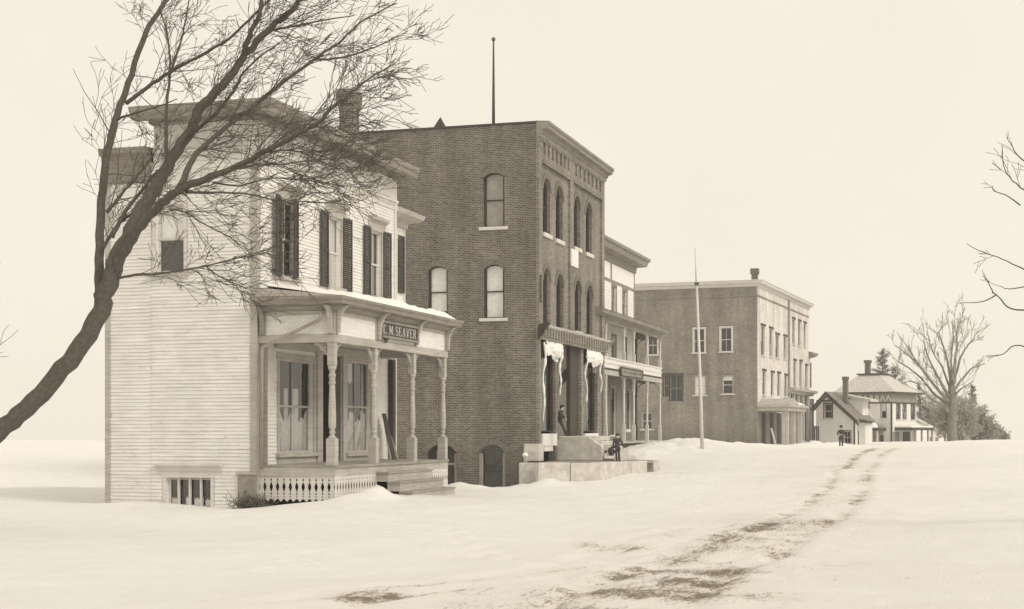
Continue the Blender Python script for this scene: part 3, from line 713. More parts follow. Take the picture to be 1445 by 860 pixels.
heap(925, 84, 1.8, 2, .45); heap(900, 80, 1.6, 2, .35); heap(950, 87, 2.2, 2.5, .5); heap(975, 95, 2.6, 2.5, .35); heap(1030, 112, 4, 3, .35); heap(1165, 128, 3, 2, .5); heap(1140, 131, 2.5, 2, .4)
STEPS = []
_r = random.Random(77)
def trail(p, q, n, side=.14, wob=.25):
    for i in range(n):
        t = i/(n - 1); STEPS.append((p[0] + (q[0]-p[0])*t + _r.gauss(0, .05) + side*(1 if i % 2 else -1) + wob*math.sin(t*5), p[1] + (q[1]-p[1])*t + _r.gauss(0, .06), 0))
trail(((600-CX)/F*43.5, 43.5), ((560-CX)/F*33, 33), 22); trail(((560-CX)/F*33, 33), (.3, 21), 26); trail((3.2, 23), (5.5, 60), 60, .15, .8)
trail(((905-CX)/F*69, 68), (9.5, 58), 22); trail((-3, 20), (-6.5, 38), 34, .14, .5)
def height(x, y, detail=True):
    x = np.asarray(x, float); y = np.asarray(y, float)
    z = hbase(x, y)
    for hx, hy, rx, ry, h in HEAPS:
        z = z + h*np.exp(-(((x-hx)/rx)**2 + ((y-hy)/ry)**2)) * (1 + .5*vnoise(x, y, .35, 9))
    if detail:
        z = z + .10*vnoise(x, y, 3.1, 1) + .06*vnoise(x, y, 1.1, 2) + .03*vnoise(x*.7 + y*.3, y*1.3, .42, 3) + .012*vnoise(x, y, .2, 8)
        for pts, gauge, k in ((road, .62, 1.), (spur, .5, .7)):
            d, sd_, t = dist_poly(x, y, pts)
            w = np.exp(-(d/1.5)**2)
            z = z + k*w*.04*vnoise(x - .35*y, y*.3, .28, 4) + k*w*.03*vnoise(x - .35*y, y*.35, .13, 5)
            for g in (-gauge, gauge): z = z - k*.040*np.interp(y, [20, 60], [1, .5])*np.exp(-((sd_ - g)/.18)**2)*(1 + 1.2*vnoise(x, y, .9, 7))
            z = z + k*.02*np.exp(-((np.abs(sd_) - gauge - .35)/.2)**2)*(1 + 2*vnoise(x, y, .5, 6))
        for fx_, fy2, fr_ in STEPS:
            m = (np.abs(x - fx_) < .5) & (np.abs(y - fy2) < .6)
            if m.any():
                q = np.hypot((x[m] - fx_)/.13, (y[m] - fy2)/.19); z[m] += -.055*np.exp(-q**2) + .016*np.exp(-((q - 1.7)/.5)**2)
    return z
def ground_z(x, y): return float(height(np.array([x]), np.array([y]))[0])
ys = [-60, -40, -25, -12, -4, 2, 6, 8.5]; y = 10.5
while y < 210: ys.append(y); y += max(.075, y * .0062)
ys += [230, 260, 300, 360, 440, 560, 750, 1000, 1300]
xs = [0.]; x = 0.; st = .10
while x < 55: st = .10 + .0105*x; x += st; xs.append(x)
xs += [60, 68, 80, 100, 130, 180, 260, 400, 600, 800]
xs = sorted(set([-v for v in xs] + xs))
# shift the fine columns toward where the road and houses are
XX, YY = np.meshgrid(np.array(xs), np.array(ys)); SH = np.interp(YY, [0, 14, 60, 140, 250, 4000], [0, .5, 4, 16, 16, 16]); XX = XX + SH
ZZ = height(XX, YY)
ny_, nx_ = XX.shape
me = bpy.data.meshes.new('snow_ground')
vs = np.stack([XX, YY, ZZ], -1).reshape(-1, 3)
ii = np.arange(ny_*nx_).reshape(ny_, nx_); fq_ = np.stack([ii[:-1,:-1], ii[:-1,1:], ii[1:,1:], ii[1:,:-1]], -1).reshape(-1, 4)
me.from_pydata(vs.tolist(), [], fq_.tolist()); me.polygons.foreach_set('use_smooth', [True]*len(me.polygons)); me.update()
# where wheels, hooves and ash have soiled the snow (a real stain, so it stays put)
dirt = np.zeros(XX.shape)
def gauss(a, s): return np.exp(-(a/s)**2)
d, sd_, t = dist_poly(XX, YY, road)
k = np.interp(YY, [12, 20, 27, 34, 48, 70, 90, 125], [1.15, 1.15, .94, .78, .72, .80, .80, .35])
brk = 1.08 + .9*vnoise(XX, YY, 1.7, 21) + .7*vnoise(XX, YY, .6, 22)
wdt = np.interp(YY, [12, 22, 35, 60, 90, 130], [2.1, 1.7, 1.5, 1.9, 2.6, 3.0])
dirt = np.maximum(dirt, k*brk*(.50*gauss(d, wdt) + np.interp(YY, [14, 26, 40], [.18, .25, .40])*(gauss(sd_ - .62, .26) + gauss(sd_ + .62, .26))))
dirt = np.maximum(dirt, .36*brk*gauss(d, wdt*2.1)*np.interp(YY, [12, 30, 90, 120], [1.2, .9, 1, .3]))
d2_, sd2, t2 = dist_poly(XX, YY, spur)
k2 = np.interp(t2, [0, 1.2, 3, 4.4, 6, 8, 14], [.95, 1.35, 1.2, .7, .9, .6, .25])
dirt = np.maximum(dirt, k2*(.58*gauss(sd2 - .0, .28) + .35*gauss(sd2 - .45, .16))*(.8 + 1.2*vnoise(XX, YY, .8, 23)))
for px, D, r1, r2, kk in ((985, 17.2, .8, .9, 1.15), (1010, 18.6, .5, .9, 1.0), (900, 15.5, 1.3, 1.1, 1.0), (1000, 15.0, 1.2, 1.0, .8), (560, 15.2, .6, .5, 1.0), (510, 14.7, .5, .4, 1.0), (640, 15.8, .5, .4, .8), (1080, 15.4, .8, .5, .55), (620, 44.2, 1.6, .9, .62), (590, 43, .8, .6, .5), (905, 69, 3, 1.2, .42), (1170, 88, 3, 6, .42), (1200, 62, 2.5, 8, .35),
                         (880, 23.5, .8, .8, .8), (830, 24, .5, .7, .7), (930, 26, .6, 1, .6), (1145, 45, 1.2, 3, .5), (1230, 48, 1.6, .5, .5), (690, 62, 2, .7, .4), (340, 40.2, .8, .3, .7)):
    dirt = np.maximum(dirt, kk*gauss(np.hypot((XX - (px-CX)/F*D)/r1, (YY - D)/r2), 1))
at = me.attributes.new('soil', 'FLOAT', 'POINT'); at.data.foreach_set('value', np.clip(dirt, 0, 1.3).reshape(-1).astype(np.float32))
G = bpy.data.objects.new('snow_ground', me); COL.objects.link(G); G['kind'] = 'structure'
m = bpy.data.materials.new('trodden snow'); m.use_nodes = True; nt = m.node_tree; N = nt.nodes; L = nt.links
b = N['Principled BSDF']; b.inputs['Roughness'].default_value = .85; b.inputs['Specular IOR Level'].default_value = .2
tc = N.new('ShaderNodeTexCoord'); a_ = N.new('ShaderNodeAttribute'); a_.attribute_name = 'soil'
def nz(scale, det=6, ro=.65, stretch=None):
    n = N.new('ShaderNodeTexNoise'); n.inputs['Scale'].default_value = scale; n.inputs['Detail'].default_value = det; n.inputs['Roughness'].default_value = ro
    if stretch:
        m0 = N.new('ShaderNodeMapping'); m0.inputs['Rotation'].default_value = (0, 0, rad(19)); L.new(tc.outputs['Object'], m0.inputs[0]); mp = N.new('ShaderNodeMapping'); mp.inputs['Scale'].default_value = stretch; L.new(m0.outputs[0], mp.inputs[0]); L.new(mp.outputs[0], n.inputs['Vector'])
    else: L.new(tc.outputs['Object'], n.inputs['Vector'])
    return n
def mth(op, a, c, clamp=False):
    n = N.new('ShaderNodeMath'); n.operation = op; n.use_clamp = clamp
    for i, v in enumerate((a, c)):
        if isinstance(v, (int, float)): n.inputs[i].default_value = v
        else: L.new(v, n.inputs[i])
    return n.outputs[0]
n1 = nz(7.0, 8, .82, (1, .26, 1)); n2 = nz(34, 6, .8, (1, .30, 1)); n3 = nz(.9, 4)
mixn = mth('ADD', mth('MULTIPLY', n1.outputs['Fac'], .52), mth('MULTIPLY', n2.outputs['Fac'], .48))
thr = mth('ADD', mixn, mth('MULTIPLY', a_.outputs['Fac'], .24))
mr = N.new('ShaderNodeMapRange'); mr.inputs[1].default_value = .652; mr.inputs[2].default_value = .735; L.new(thr, mr.inputs[0])
patch = mr.outputs[0]
wash = mth('MULTIPLY', a_.outputs['Fac'], mth('MULTIPLY', n3.outputs['Fac'], .62), True)
cs = N.new('ShaderNodeValToRGB'); cs.color_ramp.elements[0].position = .3; cs.color_ramp.elements[0].color = S(.80); cs.color_ramp.elements[1].position = .7; cs.color_ramp.elements[1].color = S(.86)
L.new(n3.outputs['Fac'], cs.inputs[0])
m1 = N.new('ShaderNodeMix'); m1.data_type = 'RGBA'; L.new(wash, m1.inputs[0]); L.new(cs.outputs[0], m1.inputs[6]); m1.inputs[7].default_value = (.50, .40, .28, 1)
m2 = N.new('ShaderNodeMix'); m2.data_type = 'RGBA'; L.new(mth('MULTIPLY', patch, .92), m2.inputs[0]); L.new(m1.outputs[2], m2.inputs[6])
dk = N.new('ShaderNodeValToRGB'); dk.color_ramp.elements[0].color = (.075, .058, .040, 1); dk.color_ramp.elements[1].color = (.26, .205, .14, 1); dk.color_ramp.elements[0].position = .4; dk.color_ramp.elements[1].position = .62
L.new(n2.outputs['Fac'], dk.inputs[0]); L.new(dk.outputs[0], m2.inputs[7]); L.new(m2.outputs[2], b.inputs['Base Color'])
bp = N.new('ShaderNodeBump'); bp.inputs['Strength'].default_value = .55; bp.inputs['Distance'].default_value = .05
L.new(mth('ADD', n2.outputs['Fac'], mth('MULTIPLY', n1.outputs['Fac'], 2.)), bp.inputs['Height']); L.new(bp.outputs[0], b.inputs['Normal'])
me.materials.append(m)

# ================================================================== BRICK BLOCK
B = Frame(757, 67.06, E1, -.8)
bF = Face(B, 'F'); bS = Face(B, 'S')
bb = B.root('brick_block', 'three storey dark brick block with arched windows and a shop above a stone stoop', 'brick building')
BL = bF.pt(850); BD = bS.pt(372); BT = bS.pt(757, 173.5)[1]
sideW = []
for x0, x1, yt, yb in ((681.7, 711.6, 245, 321), (603.7, 631.5, 376.5, 449.5), (682.3, 711.4, 374, 449.5)): sideW.append(bS.rect(x0, x1, yt, yb))
baseW = [bS.rect(675.5, 713, 627, 696), bS.rect(602, 645, 627, 694)]
frontW = [bF.rect(*q) for q in ((766.3, 776.2, 249, 328), (784.3, 794.0, 260, 337), (809.8, 818.3, 274, 348), (826.5, 835.0, 284, 356),
                                (766.3, 776.2, 377, 457), (785.2, 794.6, 385, 462), (811.2, 819.9, 394, 467), (827.6, 836.3, 401, 472))]
zSt = bF.pt(757, 476)[1]; zFl = 1.94 - B.z0
SA, SBb = -.20, .80
arS = .30; t = .35
mb = MB()
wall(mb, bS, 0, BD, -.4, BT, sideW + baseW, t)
for r in sideW: spandrels(mb, bS, r, .20, t)
for r in baseW: spandrels(mb, bS, r, .40, t)
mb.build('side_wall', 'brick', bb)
shopop = (bF.pt(761), bF.pt(846.8), -.3, zSt)
mb = MB()
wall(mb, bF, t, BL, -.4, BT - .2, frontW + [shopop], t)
for r in frontW: spandrels(mb, bF, r, (r[1] - r[0]) / 2 - .001, t)
# piers and corner returns
for a, b in ((0.0, .55), (bF.pt(801.5), bF.pt(806.5)), (BL - .55, BL)): mb.fb(bF, a, b, zSt + .4, BT - .3, 0, .12)
mb.fb(bF, 0, .34, -.4, zSt + .4, 0, .12); mb.fb(bF, BL - .34, BL, -.4, zSt + .4, 0, .12)
# corbel table: slotted panels under the cornice, one per bay
zc1 = bF.pt(761.7, 194)[1]; zc0 = bF.pt(761.7, 227)[1]
bays = [(.55, bF.pt(801.5)), (bF.pt(806.5), BL - .55)]
for a, b in bays:
    n = 7; w_ = (b - a) / n; slots = [(a + (i + .3)*w_, a + (i + .72)*w_, zc0 + .30, zc1 - .02) for i in range(n)]
    wall(mb, bF, a, b, zc0, BT - .6, slots, .12, .12)
    for s_ in slots: mb.fb(bF, s_[0] - .03, s_[1] + .03, s_[3], s_[3] + .10, .12, .16)
    mb.fb(bF, a, b, zc0 - .10, zc0, 0, .17)
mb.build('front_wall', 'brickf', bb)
mb = MB(); mb.box((t, BD - .3, -.4), (BL, BD, BT - .3)); mb.box((BL - .3, t, -.4), (BL, BD - .3, BT - .3)); mb.build('rear_wall', 'brick', bb)
mb = MB(); mb.box((t, t, BT - .5), (BL - .3, BD - .3, BT - .35)); mb.build('roof', 'roof', bb)
mb = MB(); mb.sweep([(0.0, BD, -1, 0), (0.0, -.02, -1, 0)], [(-.36, BT), (.05, BT), (.05, BT + .08), (-.36, BT + .08)]); mb.build('coping', 'shutter', bb)
mb = MB(); mb.profile(bF, [(0, BT - .62), (.16, BT - .60), (.18, BT - .45), (.26, BT - .40), (.28, BT - .30), (.50, BT - .24), (.53, BT - .10), (.60, BT - .06), (.60, BT + .05), (0, BT + .10)], -.02, BL + .22)
n = 30
for i in range(n): mb.fb(bF, .1 + (BL - .2)*i/n, .1 + (BL - .2)*(i + .5)/n, BT - .74, BT - .63, 0, .19)
mb.build('cornice', 'trimg', bb)
for i, r in enumerate(sideW):
    W = window(bb, bS, r, casing=0, arch=.20, cols=1, blind=(.99, .985, .99)[i] if i != 1 else .86, blindm='blindg' if i == 0 else 'curtain', m='shutter', sashm='dark', depth=.16, sill=False, ring=True)
    MB().fb(bS, r[0] - .18, r[1] + .18, r[2] - .14, r[2] + .0, -.05, .09).build('sill', 'sill', W)
for i, r in enumerate(frontW):
    W = window(bb, bF, r, casing=0, arch=(r[1] - r[0])/2 - .001, cols=1, blind=(.55, .6, .55, .7, .52, .5, .62, .55)[i], blindm='blindg', m='shutter', sashm='dark', depth=.20, sill=False, ring=True)
    MB().fb(bF, r[0] - .12, r[1] + .12, r[2] - .18, r[2] + .0, -.05, .10).build('sill', 'sill', W)
# basement arch with tall sash, and arch with a door
W = window(bb, bS, baseW[0], casing=0, arch=.40, cols=1, m='trimg', sashm='dark', depth=.18, sill=False, ring=True, name='basement_window', meet=.45)
r = baseW[0]; mb = MB(); mb.fb(bS, r[0], r[0] + .13, r[2], r[3] - .4, -.2, -.05); mb.fb(bS, r[1] - .16, r[1], r[2], r[3] - .4, -.2, -.05); mb.build('jamb', 'trimg', W)
r = baseW[1]; mb = MB(); poly = [(r[0], r[2]), (r[1], r[2])] + arc_pts(r[0], r[1], r[3] - .4, .4, 12)
mb.prism(bS, poly, -.34, -.30); D_ = mb.build('basement_door', 'dark', bb)
mb = MB(); mb.fb(bS, r[0] + .05, r[0] + .17, r[2], r[3] - .42, -.30, -.12); mb.fb(bS, r[1] - .55, r[1] - .42, r[2], r[3] - .3, -.30, -.2); mb.fb(bS, r[0] + .2, r[1] - .55, r[2] + 1.2, r[2] + 1.32, -.3, -.25); mb.build('jamb', 'trimg', D_)
rr = []
pts = arc_pts(r[0], r[1], r[3] - .4, .4, 14); cc = (r[0] + r[1])/2; mb = MB(); Rr = (((r[1]-r[0])/2)**2 + .16)/(.8); zcn = r[3] - Rr
for p0, p1 in zip(pts, pts[1:]):
    o_ = lambda p: (p[0] + (Vector((p[0]-cc, p[1]-zcn)).normalized()*.24).x, p[1] + (Vector((p[0]-cc, p[1]-zcn)).normalized()*.24).y)
    mb.prism(bS, [p0, p1, o_(p1), o_(p0)], -.02, .035)
mb.build('brick_arch', 'bricktrim', D_)
# anchors and plaque
mb = MB(); r_ = bF.rect(801.5, 811, 351, 375); mb.fb(bF, r_[0], r_[1], r_[2], r_[3], .12, .19); PQ = mb.build('plaque', 'plaque', bb)
mb = MB(); r_ = bF.rect(757.6, 760, 388, 427); mb.fb(bF, r_[0], r_[1], r_[2], r_[3], .12, .15); mb.build('wall_patch', 'shutter', bb)
mb = MB(); r_ = bF.rect(806.8, 808.5, 408, 440); mb.fb(bF, r_[0], r_[1], r_[2], r_[3], 0, .05); mb.build('wall_patch', 'shutter', bb)
# shop cornice of pressed metal with dentils
zs1 = bF.pt(764.4, 463.6)[1]
mb = MB(); mb.profile(bF, [(.12, zSt - .02), (.22, zSt), (.22, zSt + .42), (.48, zSt + .46), (.55, zSt + .55), (.30, zs1 - .05), (.12, zs1)], -.02, BL + .18); mb.build('shop_cornice', 'trim', bb)
mb = MB(); n = 26
for i in range(n): mb.fb(bF, (BL)*i/n, (BL)*(i + .45)/n, zSt + .02, zSt + .40, .22, .42)
mb.fb(bF, -.05, BL + .05, zSt - .10, zSt - .02, .12, .30); mb.build('dentil_row', 'trimg', bb)
MB().profile(bF, [(.12, zSt - .1), (.45, zSt + .35), (.62, zSt + .6), (.58, zs1 + .22), (.12, zs1 + .1)], -.20, .12).build('cornice_end', 'dark', bb)
MB().profile(bF, [(.12, zSt - .1), (.45, zSt + .35), (.62, zSt + .6), (.58, zs1 + .22), (.12, zs1 + .1)], BL - .1, BL + .2).build('cornice_end', 'trimg', bb)
# shopfront: piers, recessed entry, display windows
pA, pB = bF.pt(782.5), bF.pt(787.5); pC, pD = bF.pt(807.5), bF.pt(822); wA0 = bF.pt(761.3); wB1 = bF.pt(841); pE = bF.pt(846.8)
zwin = bF.pt(762, 611)[1]
for q in ((pA, pB, 1.4, .05), (pD - .45, pD, .2, .05), (wB1, pE, 2, .08)): MB().fb(bF, q[0], q[1], zFl - q[2], zSt, -.3, q[3]).build('shop_pier', 'brickf', bb)
mb = MB(); mb.fb(bF, pC + .02, pD - .46, zFl - .2, zSt, -1.1, -.1); mb.build('shop_pier', 'shutter', bb)
for k, (a, b) in enumerate(((wA0, pA), (pD, wB1))):
    r = (a + .05, b - .05, zwin + .05, zSt - .12)
    W = window(bb, bF, r, casing=0, cols=1, m='shutter', sashm='dark', sill=False, depth=.12, name='display_window', meet=1.0)
    zz = zwin - .04
    mb = MB(); mb.fb(bF, a, b - .10, zz - .55, zz, -.05, .16); mb.fb(bF, a + .4, b - .7, zz - .80, zz - .55, -.05, .12); mb.build('sill_panel', 'plaque', W)
    if k == 1: 
        mb = MB(); h = r[3] - r[2]; mb.fb(bF, r[0] + .1, r[0] + (r[1]-r[0])*.5, r[2] + .05, r[2] + h*.30, -.34, -.3); mb.fb(bF, r[0] + .1, r[0] + (r[1]-r[0])*.5, r[2] + h*.50, r[2] + h*.62, -.34, -.3); mb.build('show_card', 'curtain', W)
    else:
        mb = MB(); h = r[3] - r[2]; mb.fb(bF, r[0] + .1, r[0] + (r[1]-r[0])*.55, r[2] + .25*h, r[2] + h*.42, -.34, -.3); mb.build('show_card', 'blind', W)
mb = MB(); mb.fb(bF, pD + .0, wB1, zFl - 1.9, zwin - .62, -.3, -.1); mb.build('stall_riser', 'shutter', bb)
# basement well under the first display window
mb = MB(); mb.fb(bF, wA0 - .1, pA, -.4, zwin - .6, -.9, -.8); mb.build('basement_entry', 'pitch', bb)
mb = MB(); mb.fb(bF, (wA0 + pA)/2 - .1, (wA0 + pA)/2 + .1, 0, zwin - .6, -.8, -.5); mb.build('basement_entry_post', 'shutter', bb)
# recessed entry: back wall with transom, door, and the stair rising inside
mb = MB(); mb.fb(bF, pB, pC, zFl, zSt, -2.5, -2.4); mb.build('entry_back_wall', 'blindg', bb)
MB().add([bF.L(pB, zFl, -.3), bF.L(pB, zFl, -2.5), bF.L(pB, zSt, -2.5), bF.L(pB, zSt, -.3)], [(0,1,2,3)]).build('entry_side_wall', 'shutter', bb)
MB().add([bF.L(pC, zFl, -.3), bF.L(pC, zFl, -2.5), bF.L(pC, zSt, -2.5), bF.L(pC, zSt, -.3)], [(0,1,2,3)]).build('entry_side_wall', 'trimd', bb)
h = zSt - zFl
sdw = Face(B, 'S', -(pC - .03))      # the wall seen through the doorway, facing the camera
zz_ = lambda y: bF.pt(806, y)[1]
mb = MB(); mb.prism(sdw, [(.12, zz_(533)), (1.0, zz_(556)), (1.0, zz_(541)), (.12, zz_(515))], .0, .05)
mb.build('stair_stringer', 'dark', bb)
mb = MB(); mb.box((pB - .3, -.15, zFl - .12), (pC + .3, 2.4, zFl)); mb.build('entry_floor', 'floorb', bb)
mb = MB(); mb.fb(bF, wA0, pE, zSt - .02, zSt + .02, -2.5, -.05); mb.build('entry_ceiling', 'shutter', bb)
# granite corner block
mb = MB(); r_ = bS.rect(739.5, 757, 626.5, 648); mb.box((-.07, -.17, r_[2] - .1), (.62, r_[1], r_[3])); mb.build('corner_stone', 'granite', bb, bevel=.03)
# pointed vent and flagpole on the roof
vx, vy = 1.2, bS.pt(609); 
mb = MB(); vz = BT - .36; q = .55; mb.add([(vx-q, vy-q, vz), (vx+q, vy-q, vz), (vx+q, vy+q, vz), (vx-q, vy+q, vz), (vx, vy, BT + .80)], [(0,1,4), (1,2,4), (2,3,4), (3,0,4), (0,3,2,1)]); mb.build('roof_vent', 'shutter', bb)
fy = bS.pt(687); wz = BT + (174 - 55)/F*69 + .2
FP = B.root('flagpole', 'thin dark flagpole standing on the roof of the brick block', 'flagpole', None, 1.0, fy, B.z0 + BT - .35)
mb = MB(); mb.tube([(0, 0, 0), (0, 0, 1.2), (0, 0, wz - BT + .35)], [.075, .07, .035], 8); mb.build('mast', 'shutter', FP, True)
mb = MB(); mb.lathe((0, 0, wz - BT + .33), [(.02, 0), (.08, .04), (.10, .10), (.06, .17), (.01, .2)], 8); mb.build('finial', 'iron', FP, True)

# rumpled white cloths hung over the shop windows
for k, (x0, x1, y0, y1) in enumerate(((769.5, 793.5, 480, 499), (827, 848, 492.5, 511))):
    cF = Face(B, 'F', .18); a, zt = cF.pt(x0, y0); b = cF.pt(x1); zb_ = cF.pt(x0, y1)[1]; zt = cF.pt(x0, y0)[1]
    slope = (zt - zb_)
    ro = B.root('hung_cloth', ('rumpled white cloth with ragged tails hung over the first shop window', 'rumpled white cloth with ragged tails hung over the far shop window')[k], 'cloth', 'cloths over the shop windows', 0, 0, B.z0)
    mb = MB(); nu, nv = 26, 14; vs = []; mid = (a + b)/2; zt2 = zSt - .1
    for i in range(nu + 1):
        for j in range(nv + 1):
            u = i/nu; v = j/nv; drop = (.52 + .30*math.sin(u*3.14)) * (.75 + .25*noise.noise(Vector((u*6, k, 0))) + .2)
            x = a + (b - a)*u; o = .22 + .22*math.sin(v*3.1)*math.sin(u*3.14) + .10*noise.noise(Vector((u*9, v*6, k*5)))
            vs.append(bF.L(x, zt2 - drop*v*1.05, o))
    fs = [(i*(nv+1)+j, (i+1)*(nv+1)+j, (i+1)*(nv+1)+j+1, i*(nv+1)+j+1) for i in range(nu) for j in range(nv)]
    mb.add(vs, fs); mb.build('swag', 'cloth', ro, True)
    random.seed(5 + k)
    for (u, ln, wd) in (((-.10, 3.6, .11), (.86, 2.3, .14)) if k == 0 else ((.0, 2.6, .10), (.98, 2.0, .12))):
        mb = MB(); n = 22; x = a + (b-a)*u; pts = []; rs = []
        for i in range(n + 1):
            t_ = i/n; pts.append(bF.L(x + .10*math.sin(t_*7 + k), zt2 - .1 - ln*t_, .20 + .05*math.sin(t_*11))); rs.append(wd*(.35 + .45*abs(noise.noise(Vector((t_*6, u, k))))*2)*(1 - .3*t_))
        mb.tube(pts, rs, 6); mb.build('cloth_tail', 'cloth', ro, True)

# ---- granite platform, stoop and pier in front of the shop
zP = .80; gr_top = zP
def Wp(px, D): return ((px - CX)/F*D, D)
P1, P2, P3, P4 = Wp(759, 64.8), Wp(845, 65.6), Wp(899, 69.0), Wp(931, 70.3)
f1 = B.world(BL - 1.0, 0); f0 = B.world(0, -.2)
poly = [f0, P1, P2, P3, P4, f1]
pr = bpy.data.objects.new('stone_platform', None); COL.objects.link(pr); pr.location = (P2[0], P2[1], 0); tag(pr, 'low pale granite platform stretching along the brick shop front', 'stone platform')
mb = MB(); n = len(poly); mb.add([(x - P2[0], y - P2[1], z) for z in (zP - .10, zP) for x, y in poly], [tuple(range(n)), tuple(range(2*n-1, n-1, -1))] + [(i, (i+1) % n, n+(i+1) % n, n+i) for i in range(n)])
mb.build('paving', 'granited', pr)
segs = [(P1, P2, .0, .52), (P1, P2, .53, 1.0), (P2, P3, .0, .82), (P2, P3, .83, 1.0), (P3, P4, 0, .42), (P3, P4, .70, 1.0)]
for i, (p, q, t0, t1) in enumerate(segs):
    a = Vector((p[0] + (q[0]-p[0])*t0, p[1] + (q[1]-p[1])*t0)); b = Vector((p[0] + (q[0]-p[0])*t1, p[1] + (q[1]-p[1])*t1)); d = (b - a).normalized(); nn = Vector((d.y, -d.x))*.04; bk = -Vector((d.y, -d.x))*.5
    c = [a + nn, b + nn, b + bk, a + bk]; mb = MB(); mb.hexa([(v.x - P2[0], v.y - P2[1], z) for z in (-.7, zP + .012 - .02*(i % 2)) for v in c])
    mb.build('wall_block', 'granite', pr, bevel=.035)
a = Vector(P3); b = Vector(P4); c_ = [a.lerp(b, .4) + Vector((-.3, .3)), a.lerp(b, .72) + Vector((-.3, .3)), a.lerp(b, .72) + Vector((-.6, .9)), a.lerp(b, .4) + Vector((-.6, .9))]
MB().hexa([(v.x - P2[0], v.y - P2[1], z) for z in (-.5, zP - .3) for v in c_]).build('step_notch', 'granited', pr)
# pier beside it
w0 = Face(B, 'S', .25); r_ = w0.rect(735, 757, 653, 689)
gp_ = B.root('stone_pier', 'squat pale granite pier at the foot of the brick corner', 'stone pier', None, -.25, 0, B.z0 + r_[2] - .3)
MB().box((-.35, r_[0] - .1, 0), (.05, r_[1], r_[3] - r_[2] + .3)).build('pier_stone', 'granite', gp_, bevel=.05)
sp = B.root('snow_topped_post', 'little snow capped stump on the granite pier', 'stump', None, -.42, (r_[0] + r_[1])/2 + .1, B.z0 + r_[3])
mb = MB(); mb.lathe((0, 0, 0), [(.10, 0), (.09, .18), (.07, .3)], 8); mb.build('stump', 'trimd', sp, True)
mb = MB(); mb.blob((0, 0, .34), (.13, .13, .10), 2); mb.build('snow_cap', 'snow', sp, True)
# stoop
s0 = bF.pt(785.5) ; sl = Face(B, 'S', -s0); out = -Face(B, 'S', -s0).pt(877)
st = B.root('granite_stoop', 'massive pale granite stoop with steps going down from the shop door', 'stone steps', None, s0, 0, zP)
hs = 1.94 - zP; W2 = 3.6
mb = MB(); top_out = out * .50
random.seed(3)
prof = [(0, 0), (-out*.70, 0), (-out*.70, hs*.58), (-out*.62, hs*.74), (-top_out, hs*.98), (-top_out + .25, hs), (-.9, hs + .02), (-.75, hs*.97), (0, hs)]
n = len(prof); mb.add([(x, y, z) for x in (0, .45) for y, z in prof], [tuple(range(n)), tuple(range(2*n-1, n-1, -1))] + [(i, (i+1) % n, n+(i+1) % n, n+i) for i in range(n)])
mb.build('cheek_stone', 'granite', st, bevel=.04)
k = 5
for i in range(k):
    o1 = out*(.45 + .55*(i + 1)/k); z1 = hs*(1 - i/k) 
    mb = MB(); mb.box((.45 if i < 3 else .02 + .0, -o1, 0 if i == k-1 else z1 - hs/k - .0), (W2 - .1*i, -(out*(.45 + .55*i/k)) + .02*(i > 0) if i else 0, z1 - .004*i)) ; mb.build('stone_step', 'granite', st, bevel=.025)
mb = MB(); mb.box((.46, -out*.45, .0), (W2, -.02, hs - .25)); mb.build('stoop_core', 'granited', st)

# ================================================================== FRAME HOTEL
T = Frame(934, 94.7, E1, .6)        # far outer corner of its verandah
tF = Face(T, 'F', -0.0)             # verandah front plane y=0
WD = 1.75                           # verandah depth
tW = Face(T, 'F', -WD)              # house wall
hx = T.root('frame_hotel', 'white wooden hotel with two tier verandah and painted board, between the brick blocks', 'hotel')
xl = tF.pt(846.5); xr = 0.0; xw = tW.pt(894.5); xwl = tW.pt(843)
zG = 0; zf = tF.pt(934, 621.5)[1]; zb1 = tF.pt(934, 541)[1]; zr2 = tF.pt(934, 533.5)[1]; zr1 = tF.pt(934, 521)[1]; zt1 = tF.pt(934, 479)[1]
zTop = tW.pt(894, 376)[1]
up = [tW.rect(863.0, 869.2, 402.5, 443), tW.rect(878.2, 884.4, 408.5, 447)]
mid = [tW.rect(863.0, 868.8, 474, 511), tW.rect(878.8, 883.6, 478, 514)]
low = [tW.rect(861, 869, 548, 614), tW.rect(884, 890, 552, 606)]
dor = tW.rect(846.5, 856.5, 545, 621)
mb = MB(); wall(mb, tW, xwl, xw, 0, zTop, up + mid + low + [dor], .25)
mb.box((xw - .2, WD + .25, 0), (xw, WD + 9, zTop)); mb.box((xwl - 2, WD + 8.8, 0), (xw - .2, WD + 9, zTop)); mb.box((xwl - 2, WD + .1, 0), (xwl, WD + .3, zTop)); mb.box((xwl - 2, WD + .3, 0), (xwl - 1.8, WD + 8.8, zTop))
mb.build('wall', 'clap', hx)
mb = MB(); clapboards(mb, tW, xwl, xw - .15, zr2, zTop - 1.0, [grow(q) for q in up + mid + low + [dor]], .13); mb.build('clapboard_siding', 'lime', hx)
mb = MB(); clapboards(mb, tW, xwl, xw - .15, zf, zr2, [grow(q) for q in up + mid + low + [dor]], .13); mb.build('lower_siding', 'hotlow', hx)  # lower storey boards, darker than the siding above
mb = MB(); mb.fb(tW, xw - .18, xw + .03, 0, zTop, 0, .05); zq = tW.pt(870, 401)[1]
mb.fb(tW, xwl, xw, zq - .05, zq + .12, 0, .05); x_ = tW.pt(861.5); mb.fb(tW, x_ - .15, x_ + .15, zq + .1, zTop - .2, 0, .06)
mb.build('corner_board', 'trimg', hx)
mb = MB(); mb.fb(tW, x_ + .15, xw - .18, zq + .13, zTop - .2, .0, .03); mb.fb(tW, xwl, x_ - .15, zq + .13, zTop - .2, .0, .03); mb.build('frieze_panel', 'lime', hx)
